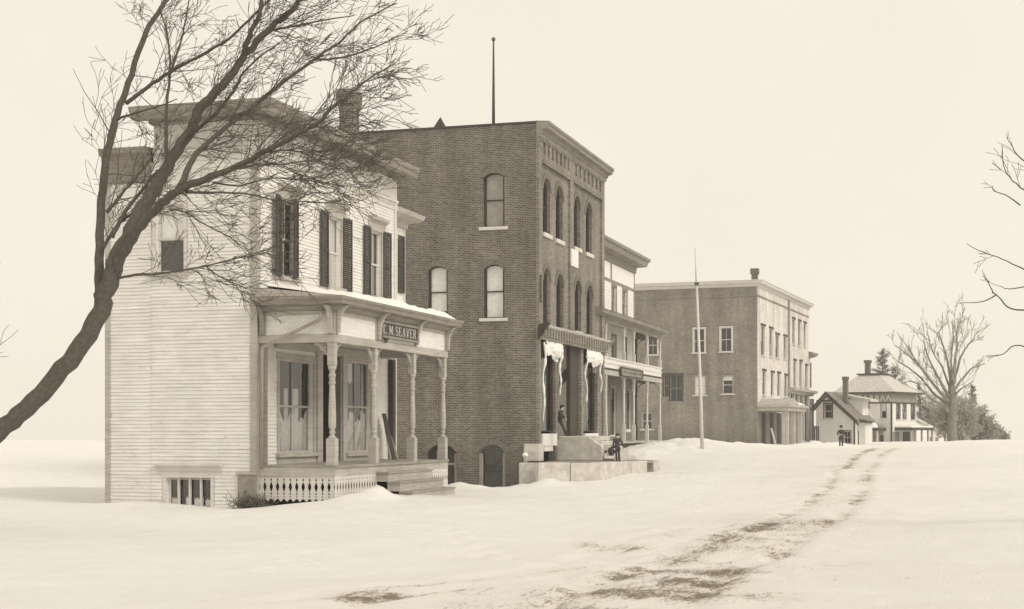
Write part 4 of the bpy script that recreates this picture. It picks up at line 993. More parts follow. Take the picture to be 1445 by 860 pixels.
mb = MB(); mb.sweep([(xwl - 2, WD, 0, -1), (xw, WD, 1, -1), (xw, WD + 9, 1, 0)], [(0, zTop - .5), (.12, zTop - .45), (.16, zTop - .1), (.7, zTop), (.78, zTop + .28), (.9, zTop + .34), (.9, zTop + .5), (0, zTop + .75)])
mb.box((xwl - 2, WD + .02, zTop + .3), (xw - .02, WD + 9, zTop + .74)); mb.build('cornice', 'trimg', hx)
for i, r in enumerate(up + mid): window(hx, tW, r, casing=.10, cols=1, blind=(.5, .5, .55, .98)[i], blindm='curtain', m='trimg', sashm='trimd', sill=i < 2)
for i, r in enumerate(low): window(hx, tW, r, casing=.12, cols=1, blind=(.22, .4)[i], blindm='blindg', m='trimg', sashm='shutter', sill=False)
mb = MB(); mb.fb(tW, dor[0], dor[1], dor[2], dor[3], -.2, -.15); mb.build('door', 'dark', hx)
# verandah decks, parapet, roof
mb = MB(); mb.box((xl - 1, 0.0, zf - .12), (.25, WD, zf)); mb.build('verandah_floor', 'trimd', hx)
mb = MB(); mb.box((xl - 1, .12, zf - .5), (.1, .3, zf - .13)); mb.build('floor_skirt', 'shutter', hx)
mb = MB(); mb.box((xl - 1, 0, zb1), (.05, .16, zr2 - .07)); mb.box((-.10, .16, zb1), (.05, WD, zr2 - .07)); mb.build('verandah_beam', 'trimd', hx)
mb = MB(); mb.box((xl - 1, .0, zr2 - .05), (.08, WD, zr2 + .04)); mb.build('upper_deck', 'shutter', hx)
mb = MB(); hm = zr2 + (zr1 - zr2)*.52
mb.box((xl - 1, .03, zr2 + .04), (-.03, .10, hm)); mb.box((xl - 1, -.02, hm), (.0, .12, hm + .05)); mb.box((xl - 1, .03, hm + .05), (-.03, .10, zr1)); mb.box((xl - 1, -.03, zr1), (.02, .14, zr1 + .07))
mb.box((-.10, .14, zr2 + .04), (-.03, WD, zr1)); mb.build('parapet', 'clap', hx)
mb = MB(); mb.sweep([(xl - 1, 0, 0, -1), (0, 0, 1, -1), (0, WD, 1, 0)], [(-.16, zt1), (0, zt1), (0, zt1 + .25), (.10, zt1 + .28), (.40, zt1 + .36), (.45, zt1 + .52), (.5, zt1 + .56), (-.1, zt1 + .66), (-.16, zt1 + .3)])
mb.add([(xl - 1, -.48, zt1 + .565), (.48, -.48, zt1 + .565), (.1, WD - .02, zt1 + 1.0), (xl - 1, WD - .02, zt1 + 1.0), (.48, WD, zt1 + .57)], [(0, 1, 2, 3), (1, 4, 2)]); mb.build('verandah_roof', 'trimg', hx)
vp = [tF.pt(x) for x in (857.2, 882.7, 896.7, 915.3)] + [-.12]
for x in vp + ['w']:
    x_, y_ = (x, .10) if x != 'w' else (-.15, WD - .12)
    for z0_, z1_ in ((zf, zb1), (zr1 + .07 if x != 'w' else zr2, zt1)):
        mb = MB(); h = z1_ - z0_; mb.box((x_ - .09, y_ - .09, z0_), (x_ + .09, y_ + .09, z0_ + h*.26)); mb.lathe((x_, y_, z0_ + h*.26), [(.10, 0), (.05, .05), (.07, .1), (.075, h*.3), (.055, h*.48), (.09, h*.50), (.06, h*.54)], 8)
        mb.box((x_ - .07, y_ - .07, z0_ + h*.80), (x_ + .07, y_ + .07, z1_)); p_ = mb.build('verandah_post', 'trim' if x != 'w' else 'shutter', hx)
        mb = MB(); k = .5
        for dx, dy in ((-1, 0), (1, 0)) if x not in (-.12, 'w') else ((-1, 0), (0, 1)) if x == -.12 else ((0, -1),):
            for q in range(5):
                a0, a1 = rad(18*q), rad(18*(q+1)); P = lambda a, e: (x_ + dx*(.08 + k*(1 - math.cos(a))) + (e if dy else 0), y_ + dy*(.08 + k*(1 - math.cos(a))) + (e if dx else 0), z1_ - .62 + .60*math.sin(a))
                A, Bq = P(a0, -.02), P(a1, -.02); A2, B2 = P(a0, .02), P(a1, .02); tk = Vector((0, 0, .07))
                mb.hexa([A, Bq, B2, A2] + [tuple(Vector(v) + tk) for v in (A, Bq, B2, A2)])
        mb.build('post_bracket', 'trimd' if x != 'w' else 'shutter', p_)
# board on the parapet: a worn line of lettering nobody can read
r_ = Face(T, 'F', .1).rect(876.2, 906.5, 519.5, 529.5); sF = Face(T, 'F', .06)
mb = MB(); mb.fb(sF, r_[0], r_[1], r_[2], r_[3], 0, .05); s_ = mb.build('hotel_board', 'trimg', hx)
mb = MB(); 
for a, b, c, d in ((r_[0]-.06, r_[0], r_[2]-.06, r_[3]+.06), (r_[1], r_[1]+.06, r_[2]-.06, r_[3]+.06), (r_[0], r_[1], r_[2]-.06, r_[2]), (r_[0], r_[1], r_[3], r_[3]+.06)): mb.fb(sF, a, b, c, d, 0, .09)
mb.build('board_frame', 'shutter', s_)
mb = MB(); random.seed(8); x_ = r_[0] + .25
while x_ < r_[1] - .3:
    wd_ = random.uniform(.14, .26); zz = r_[2] + .14; hh_ = r_[3] - r_[2] - .28
    mb.fb(sF, x_, x_ + .05, zz, zz + hh_, .05, .06)
    if random.random() < .7: mb.fb(sF, x_ + .05, x_ + wd_, zz + hh_*random.choice((.0, .45, .85)), zz + hh_*random.choice((.12, .58, 1.0)) + .02, .05, .06)
    x_ += wd_ + .12
mb.build('lettering', 'shutter', s_)

# ================================================================== STREET FLAGPOLE
fx, fy_ = Wp(991, 86); gz = ground_z(fx, fy_)
FP = bpy.data.objects.new('flagpole', None); COL.objects.link(FP); FP.location = (fx, fy_, gz - .2); tag(FP, 'tall white flagpole with thinner topmast rising from the snow by the street', 'flagpole')
def upp(px, py): return ((px - CX)/F*86 - fx, 0, EYE + (HY - py)/F*86 - gz + .2)
mb = MB(); mb.tube([(0, 0, 0), upp(988, 540), upp(983, 398)], [.115, .095, .068], 10); mb.build('mast', 'pole', FP, True)
mb = MB(); mb.tube([upp(982.6, 402), upp(981, 350)], [.045, .028], 8); mb.build('topmast', 'pole', FP, True)
mb = MB(); t_ = upp(983, 400); mb.box((t_[0] - .12, -.10, t_[2] - .1), (t_[0] + .12, .10, t_[2] + .05)); mb.build('cap_iron', 'iron', FP)

# ================================================================== FAR BRICK BLOCK
K = Frame(1068, 137.8, (.376, 1), .1)
kF = Face(K, 'F'); kS = Face(K, 'S')
kb = K.root('far_brick_block', 'pale brick three storey block with square windows and a snowy porch at its corner', 'brick building')
KL = kF.pt(1141); KT = kS.pt(1068, 396)[1]; KD = kS.pt(880); k1 = kF.pt(1112)
side = [kS.rect(*q) for q in ((979.5, 994, 464.5, 498), (1017.3, 1032.3, 463, 496.5), (914.5, 927.5, 474, 501), (980.5, 995.5, 531, 558), (1020, 1034, 531, 556), (946, 962.5, 529, 567), (937, 943.5, 529, 560), (906.5, 920, 583, 606))]
frt = [kF.rect(*q) for q in ((1073.9, 1079.2, 459.5, 501), (1085.4, 1090.3, 463.5, 502.5), (1094.4, 1099.2, 472, 504.5), (1105.6, 1110.0, 474.5, 506), (1118, 1121.6, 450, 485), (1126.2, 1129.8, 453, 487.5), (1134, 1137.4, 456, 489),
     (1075.8, 1080.3, 523.5, 557), (1087.8, 1092, 526, 558), (1097, 1101, 527, 558.5), (1107, 1110.8, 530, 560), (1119.8, 1123.3, 509, 545.5), (1128.2, 1131.4, 510, 545.5), (1136.3, 1139.4, 516, 547))]
zsh = kF.pt(1112, 551)[1]; 
lowf = [kF.rect(*q) for q in ((1077, 1083, 583, 624), (1089, 1094, 583, 624), (1103, 1108, 583, 624))]
shop = (k1 + .8, KL - .4, .5, zsh - .3)
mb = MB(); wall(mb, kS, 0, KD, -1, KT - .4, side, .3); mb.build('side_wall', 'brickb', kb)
mb = MB(); wall(mb, kF, .3, KL, -1, KT - .4, frt + lowf + [shop], .3); mb.build('front_wall', 'brickb_lit', kb)
mb = MB(); mb.box((.3, KD - .3, -1), (KL, KD, KT - .4)); mb.box((KL - .3, .3, -1), (KL, KD - .3, KT - .4)); mb.build('rear_wall', 'brickb', kb)
mb = MB(); mb.sweep([(0, KD, -1, 0), (0, 0, -1, -1), (KL + .3, 0, 0, -1)], [(0, KT - .55), (.12, KT - .5), (.15, KT - .3), (.5, KT - .24), (.55, KT - .02), (.62, KT), (0, KT + .1)])
mb.box((.02, .02, KT - .1), (KL, KD, KT + .09)); mb.build('cornice', 'trim', kb)
zb_ = kS.pt(1068, 418)[1]
mb = MB(); mb.sweep([(0, KD, -1, 0), (0, 0, -1, -1), (KL, 0, 0, -1)], [(0, zb_), (.07, zb_), (.07, zb_ + .14), (0, zb_ + .14)]); mb.build('belt_course', 'brickb', kb)
for i, r in enumerate(side):
    if i in (5, 6):
        W = window(kb, kS, r, casing=.12, cols=2 if i == 5 else 1, m='shutter', sashm='trimg', sill=False, depth=.08, name='door' if i == 5 else 'window'); continue
    W = window(kb, kS, r, casing=.14, cols=2 if i < 3 else 1, blind=(None, None, None, .98, .25, 0, 0, None)[i], blindm='curtain', m='trim' if i < 3 else 'trimg', depth=.06, hood=False)
    MB().fb(kS, r[0] - .35, r[1] + .35, r[3] + .22, r[3] + .42, 0, .10).build('lintel', 'brickb', W)
for i, r in enumerate(frt): 
    W = window(kb, kF, r, casing=0, cols=1, blind=(.52, .52, .5, .55, .55, .5, .52, .5, .5, .5, .5, .55, .6, .5)[i], blindm='curtain', m='trim', sashm='trimg', depth=.12)
    MB().fb(kF, r[0] - .15, r[1] + .15, r[3], r[3] + .2, 0, .09).build('lintel', 'shutter', W)
for r in lowf: window(kb, kF, r, casing=.15, cols=1, blind=.5, blindm='blind', m='trimd', sashm='trimd', depth=.1, sill=False)
mb = MB(); mb.tube([kF.L(k1, -.5, .12), kF.L(k1, KT - .5, .12)], .10, 8); mb.build('downpipe', 'pipe', kb)
# shop part
mb = MB(); mb.profile(kF, [(0, zsh - .35), (.3, zsh - .3), (.35, zsh - .1), (.75, zsh), (.78, zsh + .22), (0, zsh + .35)], k1 - .3, KL + 1.5); mb.build('shop_cornice', 'trimd', kb)
mb = MB(); n = 4; a, b = shop[0], shop[1]
for i in range(n + 1): mb.fb(kF, a + (b-a)*i/n - .18, a + (b-a)*i/n + .18, shop[2], shop[3], -.2, .08)
mb.fb(kF, a, b, shop[2], shop[2] + .5, -.2, .04); mb.build('shopfront_frame', 'trim', kb)
mb = MB(); mb.fb(kF, a, b, shop[2], shop[3], -.3, -.22); mb.build('shop_glazing', 'dark', kb)
# low wing past the far corner with its own flat roof
kz = kF.pt(1142, 500)[1]; kW = kF.pt(1148.5)
mb = MB(); mb.box((KL, .4, -1), (kW, 6, kz)); wg = mb.build('wing', 'brickb_lit', kb)
MB().sweep([(KL, .4, 0, -1), (kW, .4, 1, -1), (kW, 6, 1, 0)], [(0, kz - .3), (.3, kz - .25), (.75, kz), (.8, kz + .2), (0, kz + .35)]).build('eave', 'trimg', wg)
for (x0, x1, y0, y1) in ((1143.2, 1144.6, 512, 547),): 
    r = Face(K, 'F', -.4).rect(x0, x1, y0, y1); MB().fb(Face(K, 'F', -.4), r[0], r[1], r[2], r[3], -.05, .04).build('window', 'shutter', wg)
mb = MB()
for (x0, x1) in ((1142.2, 1143.8), (1145.4, 1148)):
    r = Face(K, 'F', -.4).rect(x0, x1, 563, 622); mb.fb(Face(K, 'F', -.4), r[0], r[1], r[2], r[3], -.05, .05)
mb.build('wing_shopfront', 'dark', wg)
# chimney
cw = K.O; mb = MB(); cy = kS.pt(1062) ; zc_ = kS.pt(1062, 378)[1]
for a, z0_, z1_ in ((.26, KT - .2, zc_ - .5), (.36, zc_ - .5, zc_)): mb.box((1 - a, cy - a, z0_), (1 + a, cy + a, z1_))
mb.build('chimney', 'brick', kb)
# porch on the corner
pz1 = kF.pt(1100, 575.5)[1]; pz0 = kF.pt(1100, 626)[1]; PO = 2.6; pFk = Face(K, 'F', PO); a = .35; b = pFk.pt(1133)
mb = MB(); mb.box((a, -PO, pz0 - .25), (b, -.02, pz0)); mb.build('porch_floor', 'trimd', kb)
mb = MB(); mb.box((a + .3, -PO + .25, -.9), (b - .3, -.1, pz0 - .26)); mb.build('crawlspace', 'shutter', kb)
mb = MB(); mb.box((a - .2, -PO - .25, pz1 - .45), (b + .25, -.02, pz1 - .1)); mb.box((a - .35, -PO - .45, pz1 - .1), (b + .4, -.02, pz1 + .12)); mb.build('porch_eave', 'trimd', kb)
mb = MB(); ym = -PO/2; zz = pz1 + .125
pk = a + 2.0
mb.add([(a - .3, -PO - .4, zz), (a + 5, -PO - .4, zz), (pk, -PO - .4, zz + .6), (a - .3, -.03, zz), (a + 5, -.03, zz), (pk, -.03, zz + .6)], [(0, 1, 2), (3, 5, 4), (0, 2, 5, 3), (1, 4, 5, 2), (0, 3, 4, 1)]); mb.build('pediment', 'trimd', kb)
mb = MB(); vs = []; nx, ny = 24, 8
for i in range(nx + 1):
    for j in range(ny + 1):
        x = pk - .5 + (b + .3 - pk + .5)*i/nx; y = -PO - .35 + (PO + .2)*j/ny; e = min(1, (nx - i)/3, i/3, j/2 + .3)
        vs.append((x, y, zz - .03 + e*(.12 + .5*j/ny + .35*noise.noise(Vector((x*.8, y, 5)))) + max(0, .3*(1 - i/8))*e))
mb.add(vs, [(i*(ny+1)+j, (i+1)*(ny+1)+j, (i+1)*(ny+1)+j+1, i*(ny+1)+j+1) for i in range(nx) for j in range(ny)]); mb.build('snow_cover', 'snow', kb, True)
MB().fb(kF, .4, kF.pt(1126), pz0, pz1 - .5, .02, .06).build('porch_back_wall', 'trimg', kb)  # grey sheet and dark upright panels put the porch's inner shade into colour
for (q0, q1) in ((1074, 1079), (1086, 1090), (1095.5, 1101), (1107, 1113), (1117, 1123)):
    MB().fb(kF, kF.pt(q0), kF.pt(q1), pz0, pz1 - .6, .07, .10).build('porch_shade_panel', 'dark', kb)
for i in range(6):
    x = a + .2 + (b - a - .4)*i/5; mb = MB(); mb.box((x - .12, -PO + .1, pz0), (x + .12, -PO + .34, pz1 - .45)); mb.build('porch_post', 'trim' if i % 2 else 'trimd', kb)
mb = MB(); mb.box((a + .1, -PO - .6, -.6), (b + .6, -PO - .02, pz0 - .45)); mb.build('porch_step', 'trimd', kb)
# small things by the porch: a leaning board and a hitching rail
def free(name, label, cat, w, z, th=K.th, group=None):
    o = bpy.data.objects.new(name, None); COL.objects.link(o); o.location = (w[0], w[1], z); o.rotation_euler = (0, 0, th); tag(o, label, cat, group); return o
w_ = K.world(.5, -PO + .3); o = free('leaning_board', 'pale board leaning against the near end of the far porch', 'board', w_, pz0 + K.z0)
MB().hexa([(.0, .75, 0), (.06, .75, 0), (.06, .6, 0), (.0, .6, 0), (.0, 1.15, 1.5), (.06, 1.15, 1.5), (.06, 1.0, 1.5), (.0, 1.0, 1.5)]).build('plank', 'trim', o)
w_ = Wp(1152, 150); o = free('railing', 'short dark wooden railing past the far brick shopfront', 'railing', w_, ground_z(*w_) - .2)
for x in (-1.2, 0, 1.2): MB().box((x - .07, -.07, 0), (x + .07, .07, 2.2)).build('rail_post', 'shutter', o)
MB().box((-1.2, -.04, 1.9), (1.2, .04, 2.05)).build('top_rail', 'shutter', o); MB().box((-1.2, -.04, 1.1), (1.2, .04, 1.22)).build('middle_rail', 'shutter', o)

# ================================================================== GABLED COTTAGE
C1 = Frame(1206.5, 160, (.55, .83), -.6)
cS = Face(C1, 'S'); cF = Face(C1, 'F'); ch_ = C1.root('gabled_cottage', 'small white cottage with steep dark trimmed gable beyond the brick blocks', 'cottage')
sL = cS.pt(1151.5); sp_, zpk = cS.pt(1166.6, 555.5); _, zeR = cS.pt(1206.5, 592); _, zeL = cS.pt(1151.5, 574.5)
w1_ = cS.rect(1163.5, 1174, 570.5, 590.5); w2_ = cS.rect(1191, 1200, 609, 626)
DP = 5.0
def gable_wall(mb, fc, s0, s1, sp, z0, ze0, ze1, zp, holes, t, o=0):
    zm = min(ze0, ze1); wall(mb, fc, s0, s1, z0, zm, holes, t, o)
    # gable polygon cut into upright strips around openings
    top = lambda s: ze0 + (zp - ze0)*(s - s0)/(sp - s0) if s < sp else ze1 + (zp - ze1)*(s1 - s)/(s1 - sp)
    xs = sorted({s0, s1, sp} | {h[i] for h in holes for i in (0, 1) if h[3] > zm})
    for a, b in zip(xs, xs[1:]):
        mid = (a + b)/2; hh = [h for h in holes if h[0] < mid < h[1] and h[3] > zm]
        lo = zm
        for h in hh:
            if h[2] > lo: mb.prism(fc, [(a, lo), (b, lo), (b, h[2]), (a, h[2])], o - t, o)
            lo = h[3]
        mb.prism(fc, [(a, lo), (b, lo), (b, max(top(b), lo + .01)), (a, max(top(a), lo + .01))], o - t, o)
mb = MB(); gable_wall(mb, cS, 0, sL, sp_, -.5, zeR, zeL, zpk, [w1_, w2_], .2)
mb.box((.2, 0, -.5), (DP, .2, zeR)); mb.box((.2, sL - .2, -.5), (DP, sL, zeL)); mb.box((DP, 0, -.5), (DP + .2, sL, zeR)); mb.build('wall', 'lime', ch_)
mb = MB()
for (sa, za, sb, zb_) in ((-.35, zeR - .33, sp_, zpk + .04), (sL + .35, zeL - .3, sp_, zpk + .04)):
    mb.hexa([(-.35, sa, za), (DP + .3, sa, za), (DP + .3, sb, zb_), (-.35, sb, zb_), (-.35, sa, za + .16), (DP + .3, sa, za + .16), (DP + .3, sb, zb_ + .16), (-.35, sb, zb_ + .16)])
mb.build('roof', 'roofd', ch_)
mb = MB()
for (sa, za, sb, zb_) in ((-.4, zeR - .42, sp_, zpk - .05), (sL + .4, zeL - .4, sp_, zpk - .05)):
    mb.prism(cS, [(sa, za), (sb, zb_), (sb, zb_ + .28), (sa, za + .28)], .30, .42)
    mb.prism(cS, [(sa, za - .25), (sb, zb_ - .32), (sb, zb_ - .12), (sa, za - .05)], .01, .06)
mb.fb(cS, sp_ - 1.15, sp_ + 1.15, w1_[3] + .25, w1_[3] + .45, .0, .08); mb.fb(cS, -.03, .14, -.4, zeR, 0, .06)
mb.build('bargeboard', 'shutter', ch_)
window(ch_, cS, w1_, casing=.13, cols=1, m='shutter', sashm='trim', depth=.05); window(ch_, cS, w2_, casing=.13, cols=2, m='trimg', sashm='trim', depth=.05)
mb = MB(); cyy = cS.pt(1183.5); zt_ = cS.pt(1183.5, 531)[1]
for a, z0_, z1_ in ((.24, zeR, zt_ - .35), (.30, zt_ - .35, zt_)): mb.box((2.0 - a, cyy - a, z0_), (2.0 + a, cyy + a, z1_))
mb.build('chimney', 'brick', ch_)
# lean-to on the right of the cottage
lf = Face(C1, 'S', -.8); a0, a1 = lf.pt(1221), .0
zle = lf.pt(1212, 597)[1]; dr = lf.rect(1207.5, 1212, 608.5, 631)
mb = MB(); wall(mb, lf, a0, -.02, -.5, zle, [dr], .2); mb.box((1.0, a0, -.5), (1.9, a0 + .2, zle)); mb.build('lean_to_wall', 'lime', ch_)
mb = MB(); mb.hexa([(.5, a0 - .3, zle - .05), (2.2, a0 - .3, zle - .05), (2.2, .3, zle + .3), (.5, .3, zle + .3), (.5, a0 - .3, zle + .15), (2.2, a0 - .3, zle + .15), (2.2, .3, zle + .5), (.5, .3, zle + .5)]); mb.build('lean_to_roof', 'shutter', ch_)
MB().fb(lf, dr[0], dr[1], dr[2], dr[3], -.12, -.06).build('door', 'dark', ch_)
# dormer block behind
df = Face(C1, 'S', -3.2); b0, b1 = df.pt(1217), df.pt(1196); zd0, zd1 = zeR, df.pt(1200, 563)[1]
mb = MB(); mb.box((3.2, b0, 0), (5, b1, zd1)); D1 = mb.build('rear_block', 'lime', ch_)
mb = MB(); q0 = df.pt(1230); q1 = df.pt(1188); zq0 = df.pt(1230, 564)[1]; zq1 = df.pt(1188, 556)[1]
mb.hexa([(2.9, q0, zq0 - .25), (5.3, q0, zq0 - .25), (5.3, q1, zq1 - .25), (2.9, q1, zq1 - .25), (2.9, q0, zq0), (5.3, q0, zq0), (5.3, q1, zq1), (2.9, q1, zq1)]); mb.build('rear_roof', 'shing', D1)

# ================================================================== HIP ROOFED HOUSE
Q = Frame(1258, 180, (.6, .8), -.8)
qS = Face(Q, 'S'); qF = Face(Q, 'F'); qh = Q.root('hip_roofed_house', 'square house with broad pale hipped roof, zigzag frieze, roof deck and snowy porches', 'house')
ql = qS.pt(1186); qr = qF.pt(1293); ze = qS.pt(1258, 553)[1]; zf_ = qS.pt(1258, 568)[1]
ws = [qS.rect(1243.5, 1250.5, 570, 590.5), qS.rect(1218.8, 1226.3, 568, 577)]
wf = [qF.rect(*q) for q in ((1265, 1270, 571, 592), (1274, 1278.5, 571, 592), (1285.5, 1291, 572, 592.5))]
mb = MB(); wall(mb, qS, 0, ql, -.5, ze, ws, .25); wall(mb, qF, .25, qr, -.5, ze, wf, .25); mb.box((qr - .2, .25, -.5), (qr, ql, ze)); mb.box((.25, ql - .2, -.5), (qr - .2, ql, ze)); mb.build('wall', 'clap', qh)
zd = qS.pt(1225, 530)[1] + .15; cxx, cyy = qr*.42, ql*.56; e = .75; dk = 1.3
mb = MB(); mb.add([(-e, -e, ze), (qr + e, -e, ze), (qr + e, ql + e, ze), (-e, ql + e, ze), (cxx - dk, cyy - dk, zd), (cxx + dk, cyy - dk, zd), (cxx + dk, cyy + dk, zd), (cxx - dk, cyy + dk, zd)], [(0,1,5,4), (1,2,6,5), (2,3,7,6), (3,0,4,7), (4,5,6,7), (0,3,2,1)])
mb.build('roof', 'shing', qh)
mb = MB(); mb.box((-e - .02, -e - .02, ze - .22), (qr + e + .02, ql + e + .02, ze - .004)); mb.build('eave', 'shutter', qh)
mb = MB(); mb.box((cxx - dk - .25, cyy - dk - .25, zd), (cxx + dk + .25, cyy + dk + .25, zd + .16)); mb.box((cxx - dk + .1, cyy - dk + .1, zd - .3), (cxx + dk - .1, cyy + dk - .1, zd)); mb.build('roof_deck', 'shutter', qh)
cy_ = cyy + .75; mb = MB()
for a, z0_, z1_ in ((.28, zd, zd + 1.5), (.37, zd + 1.5, zd + 1.85)): mb.box((cxx - a, cy_ - a, z0_), (cxx + a, cy_ + a, z1_))
mb.build('chimney', 'brick', qh)
mb = MB(); n = 9                                  # zigzag frieze of pale triangles on a dark band
MB().sweep([(0, ql, -1, 0), (0, 0, -1, -1), (qr, 0, 0, -1)], [(0, zf_ + .05), (.04, zf_ + .05), (.04, ze - .25), (0, ze - .25)]).build('frieze_band', 'trimg', qh)
for i in range(n):
    a = ql*i/n; b = ql*(i + 1)/n; m_ = (a + b)/2; z0_, z1_ = zf_ + .12, ze - .34; wv = .12
    mb.prism(qS, [(a, z0_), (a + wv*1.4, z0_), (m_ + wv*.7, z1_), (m_ - wv*.7, z1_)], .04, .09); mb.prism(qS, [(b - wv*1.4, z0_), (b, z0_), (m_ + wv*.7, z1_), (m_ - wv*.7, z1_)], .04, .088)
mb.build('zigzag_trim', 'trim', qh)
mb = MB(); mb.sweep([(0, ql, -1, 0), (0, 0, -1, -1), (qr, 0, 0, -1)], [(0, zf_ - .12), (.07, zf_ - .12), (.07, zf_ + .04), (0, zf_ + .04)]); mb.box((-.1, -.1, -.5), (.08, .08, zf_ - .14)); mb.build('corner_board', 'shutter', qh)
for i, r in enumerate(ws): 
    W = window(qh, qS, r, casing=.10, cols=1, blind=.5 if i == 0 else None, blindm='curtain', m='trimg', sashm='trim', depth=.06)
    if i == 0:
        for s_ in (-1, 1): 
            a = r[0] - .62 if s_ < 0 else r[1] + .1; MB().fb(qS, a, a + .52, r[2], r[3], .01, .06).build('shutter', 'clap', qh)
for r in wf: window(qh, qF, r, casing=.10, cols=1, blind=.6, blindm='blindg', m='shutter', sashm='shutter', depth=.06)
# side porch with drifted snow on its roof
a, b = qS.pt(1250.5), qS.pt(1219); zp_ = qS.pt(1235, 604)[1]
mb = MB(); mb.box((-2.4, a, zp_ - .35), (-.02, b, zp_)); mb.build('side_porch_eave', 'shutter', qh)
mb = MB(); nn = 10
for (i0) in range(1):
    mb.add([(-2.5, a - .1, zp_), (-2.5, b + .1, zp_), (-.02, b - .4, zp_ + .5), (-.02, a + 1.2, zp_ + .55), (-.02, b - .5, zp_ + 1.25), (-1.2, b - .8, zp_ + .95)], [(0, 1, 5), (1, 4, 5), (0, 5, 3), (5, 4, 3), (0, 3, 1), (1, 3, 4)])
mb.build('snow_drift', 'snow', qh, False, .05)
for t_ in (0, .28, .55, 1): 
    y_ = a + .1 + (b - a - .3)*t_; MB().box((-2.3, y_, -.5), (-2.12, y_ + .16, zp_ - .35)).build('porch_post', 'trim', qh)
MB().fb(qS, a + .4, b - .2, 0, zp_ - .4, 0, .08).build('porch_shade_wall', 'blindg', qh)
MB().fb(qS, a + 2.1, a + 2.9, 0, zp_ - .9, .08, .12).build('door', 'dark', qh)
MB().fb(qS, a + .3, a + .7, .6, zp_ - .9, .08, .12).build('side_light', 'dark', qh)
# flat roofed portico on the street side
px0, px1 = .9, qr + .3; zq_ = qF.pt(1272, 604)[1]
mb = MB(); mb.box((px0, -2.2, zq_ - .3), (px1, -.02, zq_)); mb.build('portico_roof', 'shutter', qh)
MB().box((px0 + .1, -2.1, zq_), (px1 - .1, -.05, zq_ + .22)).build('snow_cover', 'snow', qh, False, .08)
for t_ in (0, .2, .5, .8, 1): 
    x_ = px0 + .15 + (px1 - px0 - .5)*t_; MB().box((x_, -2.1, -.5), (x_ + .2, -1.9, zq_ - .3)).build('porch_post', 'trimd', qh)
MB().fb(qF, qr*.45, qr*.75, 0, zq_ - .5, 0, .06).build('door', 'dark', qh)
MB().fb(qF, .4, qr*.3, .6, zq_ - .5, 0, .05).build('shutter', 'trimg', qh)
# shed wing sloping down to the right
sg0 = qr; wf_ = Face(Q, 'F', -1.0); x1_ = wf_.pt(1331); zA = wf_.pt(1296, 590)[1]; zB = wf_.pt(1331, 613)[1]
mb = MB(); mb.prism(wf_, [(sg0, -.5), (x1_, -.5), (x1_, zB), (sg0, zA)], -5, 0); sw = mb.build('shed_wing', 'lime', qh)
mb = MB(); mb.prism(wf_, [(sg0 - .3, zA + .2), (x1_ + .4, zB - .25), (x1_ + .4, zB + .05), (sg0 - .3, zA + .5)], -5.3, .35); mb.build('shed_roof', 'shing', sw)
mb = MB()
for q in ((1312, 1316, 617, 631), (1320, 1324, 617, 631)):
    r = wf_.rect(*q); MB().fb(wf_, r[0], r[1], r[2], r[3], -.05, .05).build('shed_door', 'trimg', sw)

# ================================================================== TREES
def grow_branch(rng, tb, start, d, ln, r, depth, bias, wig=.18, sides=4, kids=(3, 5), spread=(25, 55), shrink=.62, out=None, minr=.004, upk=0, droop=0):
    n = max(3, int(ln / max(.12, ln/6))); pts = [Vector(start)]; d = Vector(d).normalized(); rs = [r]; seg = ln / n
    for i in range(n):
        d = (d + Vector((rng.gauss(0, wig), rng.gauss(0, wig), rng.gauss(0, wig) + upk)) + Vector(bias)*.06).normalized()
        pts.append(pts[-1] + d*seg); rs.append(max(minr, r*(1 - .75*(i + 1)/n)))
    tb.tube(pts, rs, sides if depth > 0 else 3, cap=False)
    if depth <= 0: return
    for _ in range(rng.randint(*kids)):
        t = rng.uniform(.25, 1.0); i = min(n - 1, int(t*n)); p = pts[i].lerp(pts[i+1], t*n - i); dd = (pts[i+1] - pts[i]).normalized()
        ax = Vector((rng.gauss(0, 1), rng.gauss(0, 1), rng.gauss(0, 1))); ax = (ax - dd*ax.dot(dd)).normalized(); a = rad(rng.uniform(*spread))
        nd = (dd*math.cos(a) + ax*math.sin(a) + Vector(bias)*.25).normalized()
        grow_branch(rng, tb, p, nd, ln*shrink*rng.uniform(.6, 1.15), max(minr, rs[i]*.55), depth - 1, bias, wig, max(3, sides - 1), kids, spread, shrink, out, minr, upk, droop)
